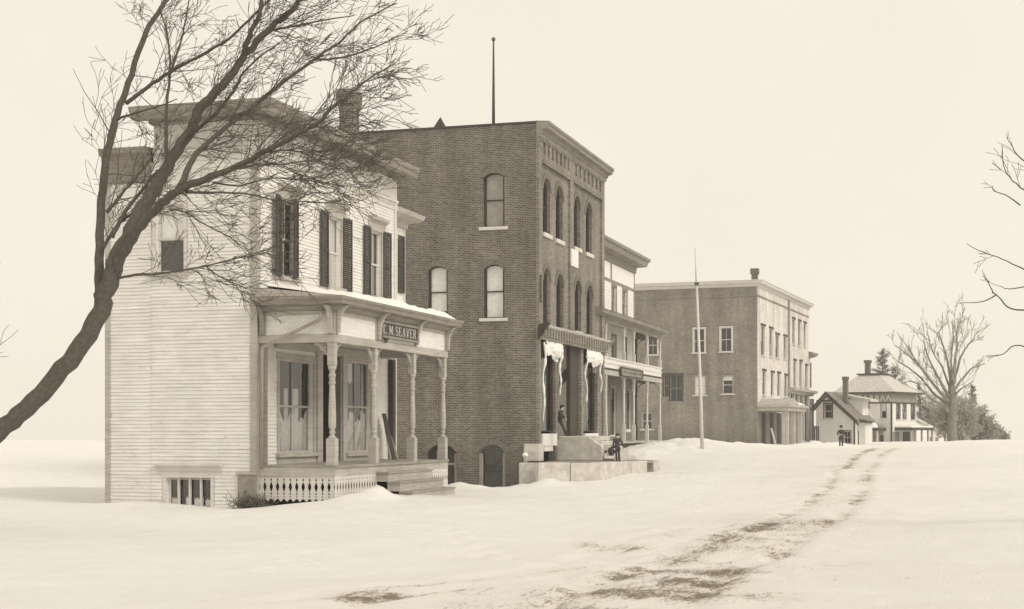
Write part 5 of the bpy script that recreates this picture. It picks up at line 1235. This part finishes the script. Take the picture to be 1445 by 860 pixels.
def limb_tree(name, label, cat, D, base, limbs, seed, depth, kid_every, twig_len, m, bias, minr=.006, spread=(25, 55), dz=.0, kids=(3, 5), group=None, upk=0, wig=.15, twm=None):
    """limbs: (points in sight order [(px,py,depth offset)], r0, r1, has twigs)"""
    rng = random.Random(seed)
    bx, by = (base[0] - CX)/F*D, D; bz = ground_z(bx, by) - .3
    ro = bpy.data.objects.new(name, None); COL.objects.link(ro); ro.location = (bx, by, bz); tag(ro, label, cat, group)
    tr = MB(); cr = MB()
    for pts, r0, r1, tw in limbs:
        P = []
        for q in pts:
            dd = D + q[2]; P.append(Vector(((q[0] - CX)/F*dd - bx, dd - by, EYE + (HY - q[1])/F*dd - bz)))
        # smooth through the sightings
        S_ = []
        for i in range(len(P) - 1):
            p0 = P[max(0, i-1)]; p1, p2 = P[i], P[i+1]; p3 = P[min(len(P)-1, i+2)]
            for k in range(5):
                t = k/5; S_.append(.5*((2*p1) + (-p0 + p2)*t + (2*p0 - 5*p1 + 4*p2 - p3)*t*t + (-p0 + 3*p1 - 3*p2 + p3)*t**3))
        S_.append(P[-1]); n = len(S_); rs = [r0 + (r1 - r0)*(i/(n-1))**.85 for i in range(n)]
        L_ = sum((b - a).length for a, b in zip(S_, S_[1:])); wob = min(.03, L_*.004, r0*.09 + .002)
        for i in range(1, n - 1): S_[i] = S_[i] + Vector((rng.gauss(0, wob), rng.gauss(0, wob), rng.gauss(0, wob)))
        tr.tube(S_, rs, 8 if r0 > .05 else 5)
        if tw:
            k = int(L_/kid_every*tw)
            for _ in range(k):
                t = rng.uniform(.12, 1.0); i = min(n - 2, int(t*(n-1))); p = S_[i].lerp(S_[i+1], t*(n-1) - i); dd = (S_[i+1] - S_[i]).normalized()
                ax = Vector((rng.gauss(0, 1), rng.gauss(0, 1), rng.gauss(0, 1))); ax = (ax - dd*ax.dot(dd)).normalized(); a = rad(rng.uniform(*spread))
                nd = dd*math.cos(a) + ax*math.sin(a) + Vector(bias)*.4
                ln = twig_len*rng.uniform(.5, 1.3)*(1.1 - .45*t); grow_branch(rng, cr, p, nd, ln, max(minr*1.2, min(rs[i]*.32, ln*.009)), depth, bias, wig, 4, kids, spread, .6, None, minr, upk)
    tr.build('trunk', m, ro, True); c = cr.build('crown', twm or m, ro, False)
    return ro
# big bare tree in front of the store
limbs = [
 ([(-60, 800, 0), (-58, 720, 0), (-52, 640, 0), (-58, 540, 0), (-80, 440, 0), (-105, 330, 0), (-140, 200, .5), (-160, 60, 1), (-190, -80, 1.2), (-190, -220, 1.4)], .42, .03, .35),
 ([(-85, 420, 0), (-150, 320, -.5), (-200, 200, -1), (-240, 60, -1.2), (-260, -60, -1.3)], .2, .02, .9),
 ([(-120, 270, 0), (-130, 180, 1.5), (-110, 60, 3.5), (-110, -80, 4), (-100, -200, 4.2)], .16, .02, .5),
 ([(-64, 520, 0), (-140, 430, -1.4), (-190, 300, -2.6), (-240, 150, -3.2), (-250, 20, -3.5)], .18, .02, .25),
 ([(-54, 650, 0), (-5, 612, 0), (48, 566, 0), (98, 510, 0), (136, 450, 0), (154, 402, 0), (162, 368, 0)], .165, .16, 0),
 ([(156, 380, 0), (185, 325, 0), (212, 275, .2), (236, 235, .3), (262, 195, .4), (286, 152, .5), (315, 121, .6), (342, 84, .7), (376, 44, .8), (410, 15, 1), (440, -25, 1.2), (480, -110, 1.6), (500, -200, 1.8), (530, -270, 2)], .15, .015, 1.4),
 ([(156, 395, 0), (178, 352, -.2), (201, 316, -.4), (225, 291, -.6), (252, 270, -.8), (290, 252, -1), (330, 238, -1.2), (370, 216, -1.3), (410, 196, -1.4), (445, 175, -1.5), (477, 145, -1.6), (510, 118, -1.7), (558, 90, -1.8)], .105, .010, 2.0),
 ([(252, 268, -.7), (272, 225, -.4), (288, 206, -.2), (329, 172, .2), (376, 135, .5), (443, 84, .9), (477, 61, 1.1), (511, 30, 1.3), (560, 5, 1.6)], .062, .012, 1.8),
 ([(443, 84, .9), (480, 82, .9), (528, 67, .8), (576, 44, .7)], .028, .007, 1.3),
 ([(140, 440, 0), (140, 380, .3), (142, 300, .6), (150, 225, .9), (164, 170, 1.1), (181, 118, 1.3), (207, 46, 1.6), (232, 5, 1.8), (248, -30, 2), (262, -120, 2.2), (300, -210, 2.4), (320, -290, 2.6)], .095, .02, .8),
 ([(162, 170, 1.1), (190, 160, .9), (225, 150, .6), (250, 140, .4)], .03, .008, 1),
 ([(178, 146, 1.2), (215, 118, 1.1), (258, 91, 1), (315, 61, .8), (359, 20, .6), (390, -10, .5)], .045, .018, 1.1),
 ([(236, 238, .3), (234, 190, .5), (235, 145, .7), (240, 95, .9), (236, 50, 1.1), (225, 10, 1.2)], .045, .012, 1.0),
 ([(238, 110, .8), (252, 70, .7), (262, 30, .6), (268, -10, .5)], .026, .01, 1.1),
 ([(342, 84, .7), (352, 50, .5), (366, 20, .4), (372, -20, .3)], .055, .03, .8),
 ([(376, 44, .8), (410, 38, .8), (450, 30, .9), (500, 22, 1)], .03, .009, 1.5),
 ([(262, 195, .4), (300, 165, 0), (330, 128, -.3), (350, 95, -.5), (395, 60, -.7)], .045, .012, 1.2),
 ([(158, 335, .2), (176, 300, .4), (205, 262, .6), (222, 240, .8)], .05, .02, 1.6),
 ([(145, 350, .2), (165, 318, .4), (190, 300, .5), (225, 285, .2)], .04, .015, 1.6),
 ([(150, 300, .5), (163, 285, .5), (182, 262, .7), (205, 235, .9), (225, 205, 1)], .04, .012, 1.4),
 ([(160, 395, 0), (190, 388, -.3), (232, 386, -.6), (290, 376, -.9), (330, 366, -1.1), (378, 357, -1.3)], .028, .007, 2.0),
 ([(290, 376, -.9), (312, 392, -1), (335, 402, -1), (362, 412, -1.1)], .014, .005, 2.2),
 ([(240, 296, -.7), (262, 300, -.8), (290, 318, -.9), (318, 332, -1), (345, 350, -1)], .02, .006, 2.2),
 ([(262, 272, -.8), (310, 272, -1), (355, 275, -1.2), (395, 285, -1.3), (440, 285, -1.4), (500, 290, -1.5)], .024, .005, 2.0),
 ([(300, 250, -1), (350, 235, -1.4), (400, 232, -1.7), (450, 225, -1.9), (500, 222, -2)], .026, .005, 2.4),
 ([(330, 238, -1.2), (380, 208, -.9), (420, 180, -.7), (460, 172, -.5), (520, 150, -.4)], .026, .005, 2.2),
 ([(370, 216, -1.3), (420, 214, -1.2), (470, 236, -1.1), (515, 240, -1)], .02, .005, 2.4),
 ([(300, 258, -1), (340, 262, -.8), (380, 252, -.6), (430, 255, -.5), (480, 262, -.4)], .02, .005, 2.4),
]
limb_tree('bare_tree', 'large leafless tree leaning over the white store, its twigs across the upper wall', 'tree', 27, (-60, 760), limbs, 4, 2, .27, 1.15, 'bark', (.42, -.05, .12), .0048, (18, 58), kids=(2, 4), wig=.13)
# twigs of a tree x
limbs = [([(1610, 745, 0), (1600, 620, 0), (1585, 500, 0), (1560, 380, 0), (1530, 260, 0), (1500, 150, 0), (1520, 60, 0), (1512, -40, .3), (1530, -150, .4), (1520, -250, .5)], .30, .02, .35),
 ([(1565, 400, 0), (1630, 300, .5), (1670, 180, 1), (1690, 50, 1.2), (1720, -60, 1.3)], .16, .015, .9),
 ([(1540, 290, 0), (1600, 180, -.6), (1610, 60, -1), (1640, -60, -1.2)], .12, .015, .9),
 ([(1585, 500, 0), (1620, 380, -1.4), (1640, 260, -2.2), (1630, 120, -2.8)], .14, .015, .9),
 ([(1590, 500, 0), (1530, 455, -.3), (1480, 440, -.5), (1428, 436, -.6), (1410, 420, -.7), (1400, 413, -.7)], .022, .009, .5),
 ([(1405, 417, -.7), (1385, 426, -.7), (1352, 428, -.7)], .014, .005, .4), ([(1402, 414, -.7), (1394, 398, -.6), (1388, 385, -.6)], .012, .004, .6),
 ([(1550, 420, 0), (1490, 395, 0), (1440, 378, 0), (1415, 366, .1), (1382, 354, .2), (1364, 344, .2)], .018, .005, .5),
 ([(1530, 300, 0), (1470, 280, .2), (1440, 265, .3), (1418, 240, .4), (1414, 205, .4)], .02, .006, 1.0),
 ([(1440, 290, .2), (1420, 276, .2), (1403, 270, .2), (1400, 262, .2)], .014, .005, .8), ([(1520, 330, 0), (1470, 250, 0), (1436, 220, .1), (1426, 200, .1)], .02, .007, 1.0),
 ([(1580, 540, 0), (1510, 520, 0), (1440, 488, .1), (1415, 500, .1), (1392, 502, .1)], .02, .005, .4), ([(1540, 430, .2), (1470, 405, .3), (1425, 408, .3), (1412, 404, .3)], .018, .005, .5)]
limb_tree('overhanging_tree', 'bare tree at the right edge, only its thin dark branches reaching into view', 'tree', 27, (1610, 745), limbs, 9, 1, .5, .45, 'bark', (-.4, 0, .2), .0045, (20, 45), kids=(2, 3), wig=.12)
# old maple beyond the houses
L0 = [(1343, 632, 0), (1344, 600, 0), (1345, 575, 0), (1343, 545, 0)]
limbs = [(L0, .52, .36, 0)]
for q, r0, w_ in (([(1343, 560, 0), (1346, 525, 0), (1350, 495, 1), (1350, 475, 1), (1352, 455, 1)], .38, 1.6), ([(1344, 550, 0), (1352, 515, -1), (1364, 490, -1), (1376, 478, -2)], .3, 1.5), ([(1342, 545, 0), (1338, 515, 1), (1330, 485, 2), (1324, 468, 2)], .3, 1.6),
    ([(1340, 562, 0), (1325, 535, 0), (1312, 510, -1), (1303, 480, -2)], .34, 1.5), ([(1340, 568, 0), (1322, 548, 0), (1300, 520, 1), (1280, 500, 2), (1262, 487, 3)], .34, 1.6), ([(1338, 572, 0), (1318, 556, 1), (1296, 530, 1), (1275, 515, 1), (1268, 512, 0)], .26, 1.5),
    ([(1334, 574, 0), (1310, 560, -1), (1292, 540, -1), (1274, 540, -1)], .22, 1.3), ([(1344, 555, 0), (1358, 535, 1), (1372, 520, 1), (1384, 515, 1)], .26, 1.4), ([(1345, 560, 0), (1358, 548, -1), (1374, 538, -1)], .2, 1.2), ([(1344, 540, 0), (1342, 510, -2), (1345, 480, -2), (1344, 462, -2)], .24, 1.5),
    ([(1341, 550, 0), (1330, 520, 2), (1318, 500, 3), (1310, 478, 3)], .22, 1.5), ([(1322, 548, 0), (1305, 528, -1), (1290, 505, -1), (1282, 488, -1)], .2, 1.5)): limbs.append((q, r0*.6, .035, w_))
limb_tree('old_maple', 'tall bare maple with fanned limbs behind the shed wing', 'tree', 150, (1343, 632), limbs, 21, 2, 1.5, 2.6, 'barkf', (0, 0, .5), .03, (15, 40), kids=(2, 3), wig=.12, twm='twigf')

def brush(name, label, px, D, top, half, seed, n=22, group=None, m='twigf'):
    rng = random.Random(seed); bx, by = Wp(px, D); bz = ground_z(bx, by) - .3; H_ = EYE + (HY - top)/F*D - bz; W_ = half/F*D
    ro = bpy.data.objects.new(name, None); COL.objects.link(ro); ro.location = (bx, by, bz); tag(ro, label, 'bush', group)
    tr = MB(); cr = MB()
    for i in range(n):
        a = rng.uniform(0, 6.283); rr = rng.uniform(0, 1)**.7; ex = Vector((math.cos(a)*rr*W_, math.sin(a)*rr*W_*.7, H_*rng.uniform(.6, 1)*(1 - .35*rr*rr)))
        st = Vector((math.cos(a)*rr*W_*.45, math.sin(a)*rr*W_*.4, 0)); mid = st.lerp(ex, .5) + Vector((rng.gauss(0, .2), rng.gauss(0, .2), .3))
        pts = [st, st.lerp(mid, .5) + Vector((rng.gauss(0, .1), 0, .1)), mid, mid.lerp(ex, .5), ex]; tr.tube(pts, [.07, .06, .045, .03, .015], 4)
        for _ in range(9):
            t = rng.uniform(.2, 1); k = min(3, int(t*4)); p = pts[k].lerp(pts[k+1], t*4 - k)
            grow_branch(rng, cr, p, ex*.15 + Vector((rng.gauss(0, 1), rng.gauss(0, 1), rng.gauss(.6, .6))), H_*.22*rng.uniform(.5, 1.2), .03, 2, (0, 0, .3), .2, 3, (3, 5), (20, 60), .62, None, .022)
    tr.build('stem', m, ro); cr.build('crown', m, ro)
for i, (px, D, top, half, lab) in enumerate(((1312, 200, 556, 18, 'tall dry bush right behind the shed wing'), (1340, 158, 556, 14, 'dense twiggy bush at the foot of the maple'), (1358, 156, 560, 17, 'broad leafless bush just right of the maple trunk'),
     (1380, 160, 572, 17, 'pale rounded bush right of the maple below the small pine'), (1397, 158, 592, 14, 'low bush near the right end of the thicket'), (1412, 165, 604, 12, 'smallest bush at the far right end of the thicket'))):
    brush('leafless_bush', lab, px, D, top, half, 40 + i, 22, 'bushes in the far thicket')

def pine(name, label, px, D, top, half, seed, low=.15, n=70):
    rng = random.Random(seed); bx, by = Wp(px, D); bz = ground_z(bx, by) - .5; H_ = EYE + (HY - top)/F*D - bz; W_ = half/F*D
    ro = bpy.data.objects.new(name, None); COL.objects.link(ro); ro.location = (bx, by, bz); tag(ro, label, 'evergreen tree', 'evergreens beyond the houses')
    tr = MB(); tr.tube([(0, 0, 0), (.1, 0, H_*.4), (-.05, 0, H_*.75), (0, 0, H_*.99)], [.35, .26, .14, .03], 6); cr = MB(); bo = MB()
    for i in range(n):
        t = low + (1 - low)*(i + rng.random())/n; a = rng.uniform(0, 6.283); ln = W_*(1 - t)**.62*rng.uniform(.25, 1.25) + .25
        st = Vector((0, 0, H_*t)); d = Vector((math.cos(a), math.sin(a), rng.uniform(.15, .5))).normalized(); en = st + d*ln
        tr.tube([st, st.lerp(en, .5) - Vector((0, 0, .03)), en], [.06, .04, .02], 3)
        for _ in range(int(20*ln) + 8):
            u = rng.uniform(.35, 1.05); c = st.lerp(en, u) + Vector((rng.gauss(0, .13*ln*.4 + .08), rng.gauss(0, .13*ln*.4 + .08), rng.gauss(.04, .10)))
            for k in range(2):
                v = Vector((rng.gauss(0, 1), rng.gauss(0, 1), rng.gauss(.5, .8))).normalized()*rng.uniform(.14, .30); s_ = Vector((rng.gauss(0, 1), rng.gauss(0, 1), rng.gauss(0, 1))).normalized()*.045
                cr.add([c - s_, c + s_, c + v], [(0, 1, 2)])
    tr.build('trunk', 'barkf', ro); cr.build('crown', 'pine', ro)
pine('white_pine', 'ragged dark pine standing just behind the hip roof chimney', 1246, 205, 494, 32, 3, .35, 95)
pine('white_pine', 'lower spreading pine to the right of the roof deck', 1264, 210, 518, 28, 5, .3, 90)
pine('small_pine', 'small dark pine rising behind the thicket right of the maple', 1372, 190, 545, 13, 7, .2, 60)
pine('small_pine', 'smallest dark pine between the hip roof and the maple', 1298, 200, 541, 9, 8, .2, 40)
# weeds and a shrub by the corner of the store
rng = random.Random(5); bx, by = Wp(352, 39.9); bz = ground_z(bx, by) - .05
ro = bpy.data.objects.new('bramble', None); COL.objects.link(ro); ro.location = (bx, by, bz); tag(ro, 'tangle of dark dead stems at the foot of the store corner', 'shrub')
cr = MB()
for i in range(80):
    a = rng.uniform(-.35, .35); grow_branch(rng, cr, (rng.uniform(-.28, .42), rng.uniform(-.15, .1), 0), (rng.gauss(0, .8), rng.gauss(0, .3), rng.uniform(.4, 1)), rng.uniform(.15, .45), .011, 2, (0, 0, 0), .35, 4, (2, 4), (20, 70), .7, None, .006)
cr.build('stems', 'brush', ro)

# ================================================================== PEOPLE
def person(label, w, z, yaw, h, joints, rad_, hat, extra=None, coat='coat'):
    """joints: name -> (x right, y forward, z up) for a figure of height 1; one continuous skinned body"""
    names = list(joints); idx = {n: i for i, n in enumerate(names)}
    ed = [('pelvis','waist'),('waist','chest'),('chest','neck'),('neck','chin'),('chin','head'),('head','crown'),
          ('pelvis','hipL'),('hipL','kneeL'),('kneeL','ankL'),('ankL','toeL'),('pelvis','hipR'),('hipR','kneeR'),('kneeR','ankR'),('ankR','toeR'),
          ('chest','shL'),('shL','elL'),('elL','wrL'),('wrL','haL'),('chest','shR'),('shR','elR'),('elR','wrR'),('wrR','haR')]
    me = bpy.data.meshes.new('person'); me.from_pydata([Vector(joints[n])*h for n in names], [(idx[a], idx[b]) for a, b in ed], []); me.update()
    tmp = bpy.data.objects.new('person', me); COL.objects.link(tmp)
    sk_ = tmp.modifiers.new('s', 'SKIN'); sk_.use_smooth_shade = True; sv = me.skin_vertices[0].data
    for n in names: r = rad_.get(n, rad_.get(n[:-1], .03)); sv[idx[n]].radius = ((r[0]*h, r[1]*h) if isinstance(r, tuple) else (r*h, r*h)); sv[idx[n]].use_root = (n == 'pelvis')
    tmp.modifiers.new('u', 'SUBSURF').levels = 2
    dg = bpy.context.evaluated_depsgraph_get(); m2 = bpy.data.meshes.new_from_object(tmp.evaluated_get(dg)); bpy.data.objects.remove(tmp)
    o = bpy.data.objects.new('person', m2); COL.objects.link(o); o.location = (w[0], w[1], z); o.rotation_euler = (0, 0, yaw)
    m2.materials.clear(); m2.materials.append(M[coat]); m2.materials.append(M['skin'])
    hd = Vector(joints['head'])*h; hl, hr = Vector(joints['haL'])*h, Vector(joints['haR'])*h
    for p in m2.polygons:
        c = p.center; p.material_index = 1 if ((c - hd).length < .085*h and c.z > hd.z - .075*h) or (c - hl).length < .045*h or (c - hr).length < .045*h else 0
        p.use_smooth = True
    tag(o, label, 'person')
    # hat, hair, nose
    mb = MB(); c = hd + Vector((0, 0, .035*h))
    if hat == 'cap': mb.lathe(c, [(.072*h, 0), (.078*h, .02*h), (.07*h, .045*h), (.03*h, .06*h), (.005, .062*h)], 12); mb.box((c.x - .045*h, c.y + .05*h, c.z - .002), (c.x + .045*h, c.y + .105*h, c.z + .012*h))
    else: mb.lathe(c, [(.12*h, .0), (.12*h, .008*h), (.072*h, .014*h), (.075*h, .07*h), (.06*h, .085*h), (.01, .088*h)], 14)
    mb.build(hat, M['coat'], o, True)
    mb = MB(); mb.blob((hd.x, hd.y - .018*h, hd.z + .012*h), (.066*h, .062*h, .062*h), 1, .05); mb.build('hair', 'dark', o, True)
    mb = MB(); mb.blob((hd.x, hd.y + .066*h, hd.z - .005*h), (.010*h, .016*h, .018*h), 1, 0, 6, 5); mb.build('nose', 'skin', o, True)
    mb = MB()
    for s_ in (-1, 1): mb.blob((hd.x + s_*.024*h, hd.y + .056*h, hd.z + .010*h), (.008*h, .006*h, .006*h), 1, 0, 6, 5)
    mb.build('eyes', 'dark', o, True)
    # fingers
    for nm, s_ in (('haL', -1), ('haR', 1)):
        p = Vector(joints[nm])*h; dr = (p - Vector(joints['wr' + nm[-1]])*h).normalized(); mb = MB()
        sd_ = dr.cross(Vector((0, 1, 0))).normalized() if abs(dr.y) < .9 else Vector((1, 0, 0))
        for k, ln in enumerate((.036, .042, .039, .03)):
            b = p + sd_*(k - 1.5)*.011*h; mb.tube([b, b + dr*ln*.5*h, b + (dr*.9 + Vector((0, .35, 0)))*ln*h], [.0065*h, .006*h, .004*h], 5)
        b = p + sd_*-.022*h*s_ - dr*.02*h; mb.tube([b, b + (dr*.5 - sd_*.5*s_)*.03*h, b + (dr*.9 - sd_*.4*s_)*.045*h], [.008*h, .0065*h, .005*h], 5)
        mb.build('fingers', 'skin', o, True)
    # coat skirt
    pv = Vector(joints['pelvis'])*h; wv = Vector(joints['waist'])*h
    if extra: extra(o, joints, h)
    return o
RR = dict(pelvis=(.085, .065), waist=(.08, .062), chest=(.105, .07), neck=.036, chin=.045, head=(.062, .068), crown=(.04, .045), hip=(.062, .06), knee=.042, ank=.034, toe=.026, sh=.048, el=.036, wr=.028, ha=(.026, .018))
stand = dict(pelvis=(0,0,.52), waist=(0,0,.61), chest=(0,0,.77), neck=(0,.0,.845), chin=(0,.012,.875), head=(0,.016,.925), crown=(0,.01,.965),
  hipL=(-.055,0,.49), kneeL=(-.06,.012,.27), ankL=(-.06,-.005,.045), toeL=(-.07,.075,.022), hipR=(.055,0,.49), kneeR=(.06,.012,.27), ankR=(.06,-.005,.045), toeR=(.07,.075,.022),
  shL=(-.115,0,.79), elL=(-.15,-.01,.63), wrL=(-.145,.04,.49), haL=(-.14,.06,.445), shR=(.115,0,.79), elR=(.15,-.01,.63), wrR=(.145,.04,.49), haR=(.14,.06,.445))
def coat_skirt(o, J, h, lo=.40, w=.105):
    mb = MB(); p = Vector(J['pelvis'])*h; mb.lathe((p.x, p.y, 0), [(.088*h, .64*h), (.10*h, .54*h), (w*1.12*h, .47*h), (w*1.2*h, lo*h), (w*1.05*h, lo*h + .01)], 14)
    q = mb.build('coat_skirt', 'coat', o, True); q.scale = (1, .78, 1)
def bag(o, J, h):
    coat_skirt(o, J, h, .44)
    p = Vector(J['haL'])*h; mb = MB(); mb.blob((p.x - .03, p.y - .02, p.z - .02*h), (.13*h, .06*h, .10*h), 3, .15)
    return
w_ = Wp(871, 67.6)
J = dict(stand); J.update(elL=(-.20,.0,.66), wrL=(-.20,.05,.53), haL=(-.17,.07,.50), kneeL=(-.05,.04,.27), ankL=(-.075,-.0,.045), toeL=(-.085,.08,.022), kneeR=(.045,.02,.27), ankR=(.02,.0,.045), toeR=(.02,.08,.022))
def boy_extra(o, J, h): coat_skirt(o, J, h, .43, .11)
boy = person('boy in dark coat and cap standing on the low granite platform', w_, zP + .005, rad(200), 1.25, J, RR, 'cap', boy_extra)
sk_ = bpy.data.objects.new('sack', None); COL.objects.link(sk_); sk_.location = (w_[0] - .26, w_[1] - .02, zP + .47); tag(sk_, 'dark sack carried at the side of the boy on the platform', 'sack')
MB().blob((0, 0, 0), (.17, .12, .19), 4, .2).build('bag', 'coat', sk_, True); MB().tube([(0, 0, .15), (.05, 0, .24), (.12, 0, .26)], [.05, .03, .02], 6).build('neck', 'coat', sk_, True)
# figure leaning on the edge of the shop doorway, at the top of the stoop
w_ = B.world(Face(B, 'F', .75).pt(794.5), -.75)
J = dict(stand); J.update(pelvis=(0,-.10,.50), waist=(0,-.11,.60), chest=(0,-.075,.76), neck=(0,-.055,.835), chin=(0,-.035,.865), head=(0,-.03,.915), crown=(0,-.035,.955),
   hipL=(-.055,-.09,.48), kneeL=(-.06,.0,.27), ankL=(-.06,.07,.045), toeL=(-.07,.15,.025), hipR=(.055,-.09,.48), kneeR=(.06,.03,.28), ankR=(.05,.12,.045), toeR=(.05,.2,.025),
   shL=(-.115,-.08,.78), elL=(-.14,-.04,.64), wrL=(-.06,.06,.60), haL=(-.02,.08,.58), shR=(.115,-.08,.78), elR=(.14,-.05,.63), wrR=(.06,.07,.56), haR=(.02,.09,.54))
person('person in dark clothes and cap leaning back in the shop doorway', w_, 1.95, rad(-105), 1.42, J, RR, 'cap', None)
w_ = Wp(1187, 115); gz = ground_z(*w_)
J = dict(stand); J.update(elL=(-.17,.02,.65), wrL=(-.09,.09,.62), haL=(-.04,.10,.61), elR=(.17,.02,.65), wrR=(.09,.09,.60), haR=(.04,.10,.59))
person('man in dark coat and brimmed hat standing in the snow before the cottage', w_, gz - .03, rad(150), 1.68, J, RR, 'hat', coat_skirt)

# ================================================================== SKY, SUN, CAMERA
wd = bpy.data.worlds.new('World'); SC.world = wd; wd.use_nodes = True; nt = wd.node_tree; N = nt.nodes; L = nt.links
bg = N['Background']; sk = N.new('ShaderNodeTexSky'); sk.sky_type = 'NISHITA'; sk.sun_disc = False
SUN_EL = 38; SUN_AZ = 130          # azimuth clockwise from the way the camera looks
sk.sun_elevation = rad(SUN_EL); sk.sun_rotation = rad(SUN_AZ); sk.air_density = 1.0; sk.dust_density = 4; sk.ozone_density = 1
bw = N.new('ShaderNodeRGBToBW'); L.new(sk.outputs[0], bw.inputs[0])
mn = N.new('ShaderNodeMath'); mn.operation = 'MINIMUM'; L.new(bw.outputs[0], mn.inputs[0]); mn.inputs[1].default_value = 9
mx = N.new('ShaderNodeMix'); mx.data_type = 'FLOAT'; mx.inputs[0].default_value = .12; mx.inputs[2].default_value = 6.0; L.new(mn.outputs[0], mx.inputs[3])
# thin unbroken overcast: very faint mottling of the cloud sheet
tc = N.new('ShaderNodeTexCoord'); nzz = N.new('ShaderNodeTexNoise'); nzz.inputs['Scale'].default_value = 3.5; nzz.inputs['Detail'].default_value = 7; nzz.inputs['Roughness'].default_value = .6
L.new(tc.outputs['Generated'], nzz.inputs['Vector'])
mr = N.new('ShaderNodeMapRange'); mr.inputs[1].default_value = .3; mr.inputs[2].default_value = .7; mr.inputs[3].default_value = .965; mr.inputs[4].default_value = 1.03; L.new(nzz.outputs['Fac'], mr.inputs[0])
mu = N.new('ShaderNodeMath'); mu.operation = 'MULTIPLY'; L.new(mx.outputs[0], mu.inputs[0]); L.new(mr.outputs[0], mu.inputs[1])
cm = N.new('ShaderNodeVectorMath'); cm.operation = 'SCALE'; cm.inputs[0].default_value = (1, .925, .797); L.new(mu.outputs[0], cm.inputs['Scale'])
L.new(cm.outputs[0], bg.inputs['Color']); bg.inputs['Strength'].default_value = .08
sl = bpy.data.lights.new('sun', 'SUN'); sl.energy = 0.8; sl.angle = rad(26); sl.color = (1, .94, .83)
so = bpy.data.objects.new('sun', sl); COL.objects.link(so)
dv = Vector((math.sin(rad(SUN_AZ))*math.cos(rad(SUN_EL)), math.cos(rad(SUN_AZ))*math.cos(rad(SUN_EL)), math.sin(rad(SUN_EL))))
so.rotation_euler = dv.to_track_quat('Z', 'Y').to_euler()
cam = bpy.data.cameras.new('camera'); co = bpy.data.objects.new('camera', cam); COL.objects.link(co); SC.camera = co
co.location = (0, 0, EYE); co.rotation_euler = (rad(90), 0, 0); cam.sensor_width = 36; cam.lens = 36*F/1445; cam.shift_y = (HY - 430)/1445; cam.clip_end = 9000; cam.clip_start = .1
SC.view_settings.view_transform = 'Standard'; SC.view_settings.look = 'None'; SC.view_settings.gamma = 1; SC.view_settings.exposure = 1.05
SC.render.film_transparent = False
SC.cycles.max_bounces = 6; SC.cycles.transparent_max_bounces = 16; SC.cycles.use_denoising = True

# winter air: far buildings and trees pale with distance
hz = MB(); hz.box((-900, -70, -80), (900, 1400, 30)); hm = bpy.data.materials.new('winter air'); hm.use_nodes = True; nt = hm.node_tree; nt.nodes.clear()
o_ = nt.nodes.new('ShaderNodeOutputMaterial'); pv = nt.nodes.new('ShaderNodeVolumePrincipled'); pv.inputs['Density'].default_value = .0006; pv.inputs['Color'].default_value = (.96, .955, .94, 1); pv.inputs['Anisotropy'].default_value = .2
nt.links.new(pv.outputs[0], o_.inputs['Volume']); HZ = hz.build('haze', hm); HZ['kind'] = 'stuff'
SC.cycles.volume_bounces = 1
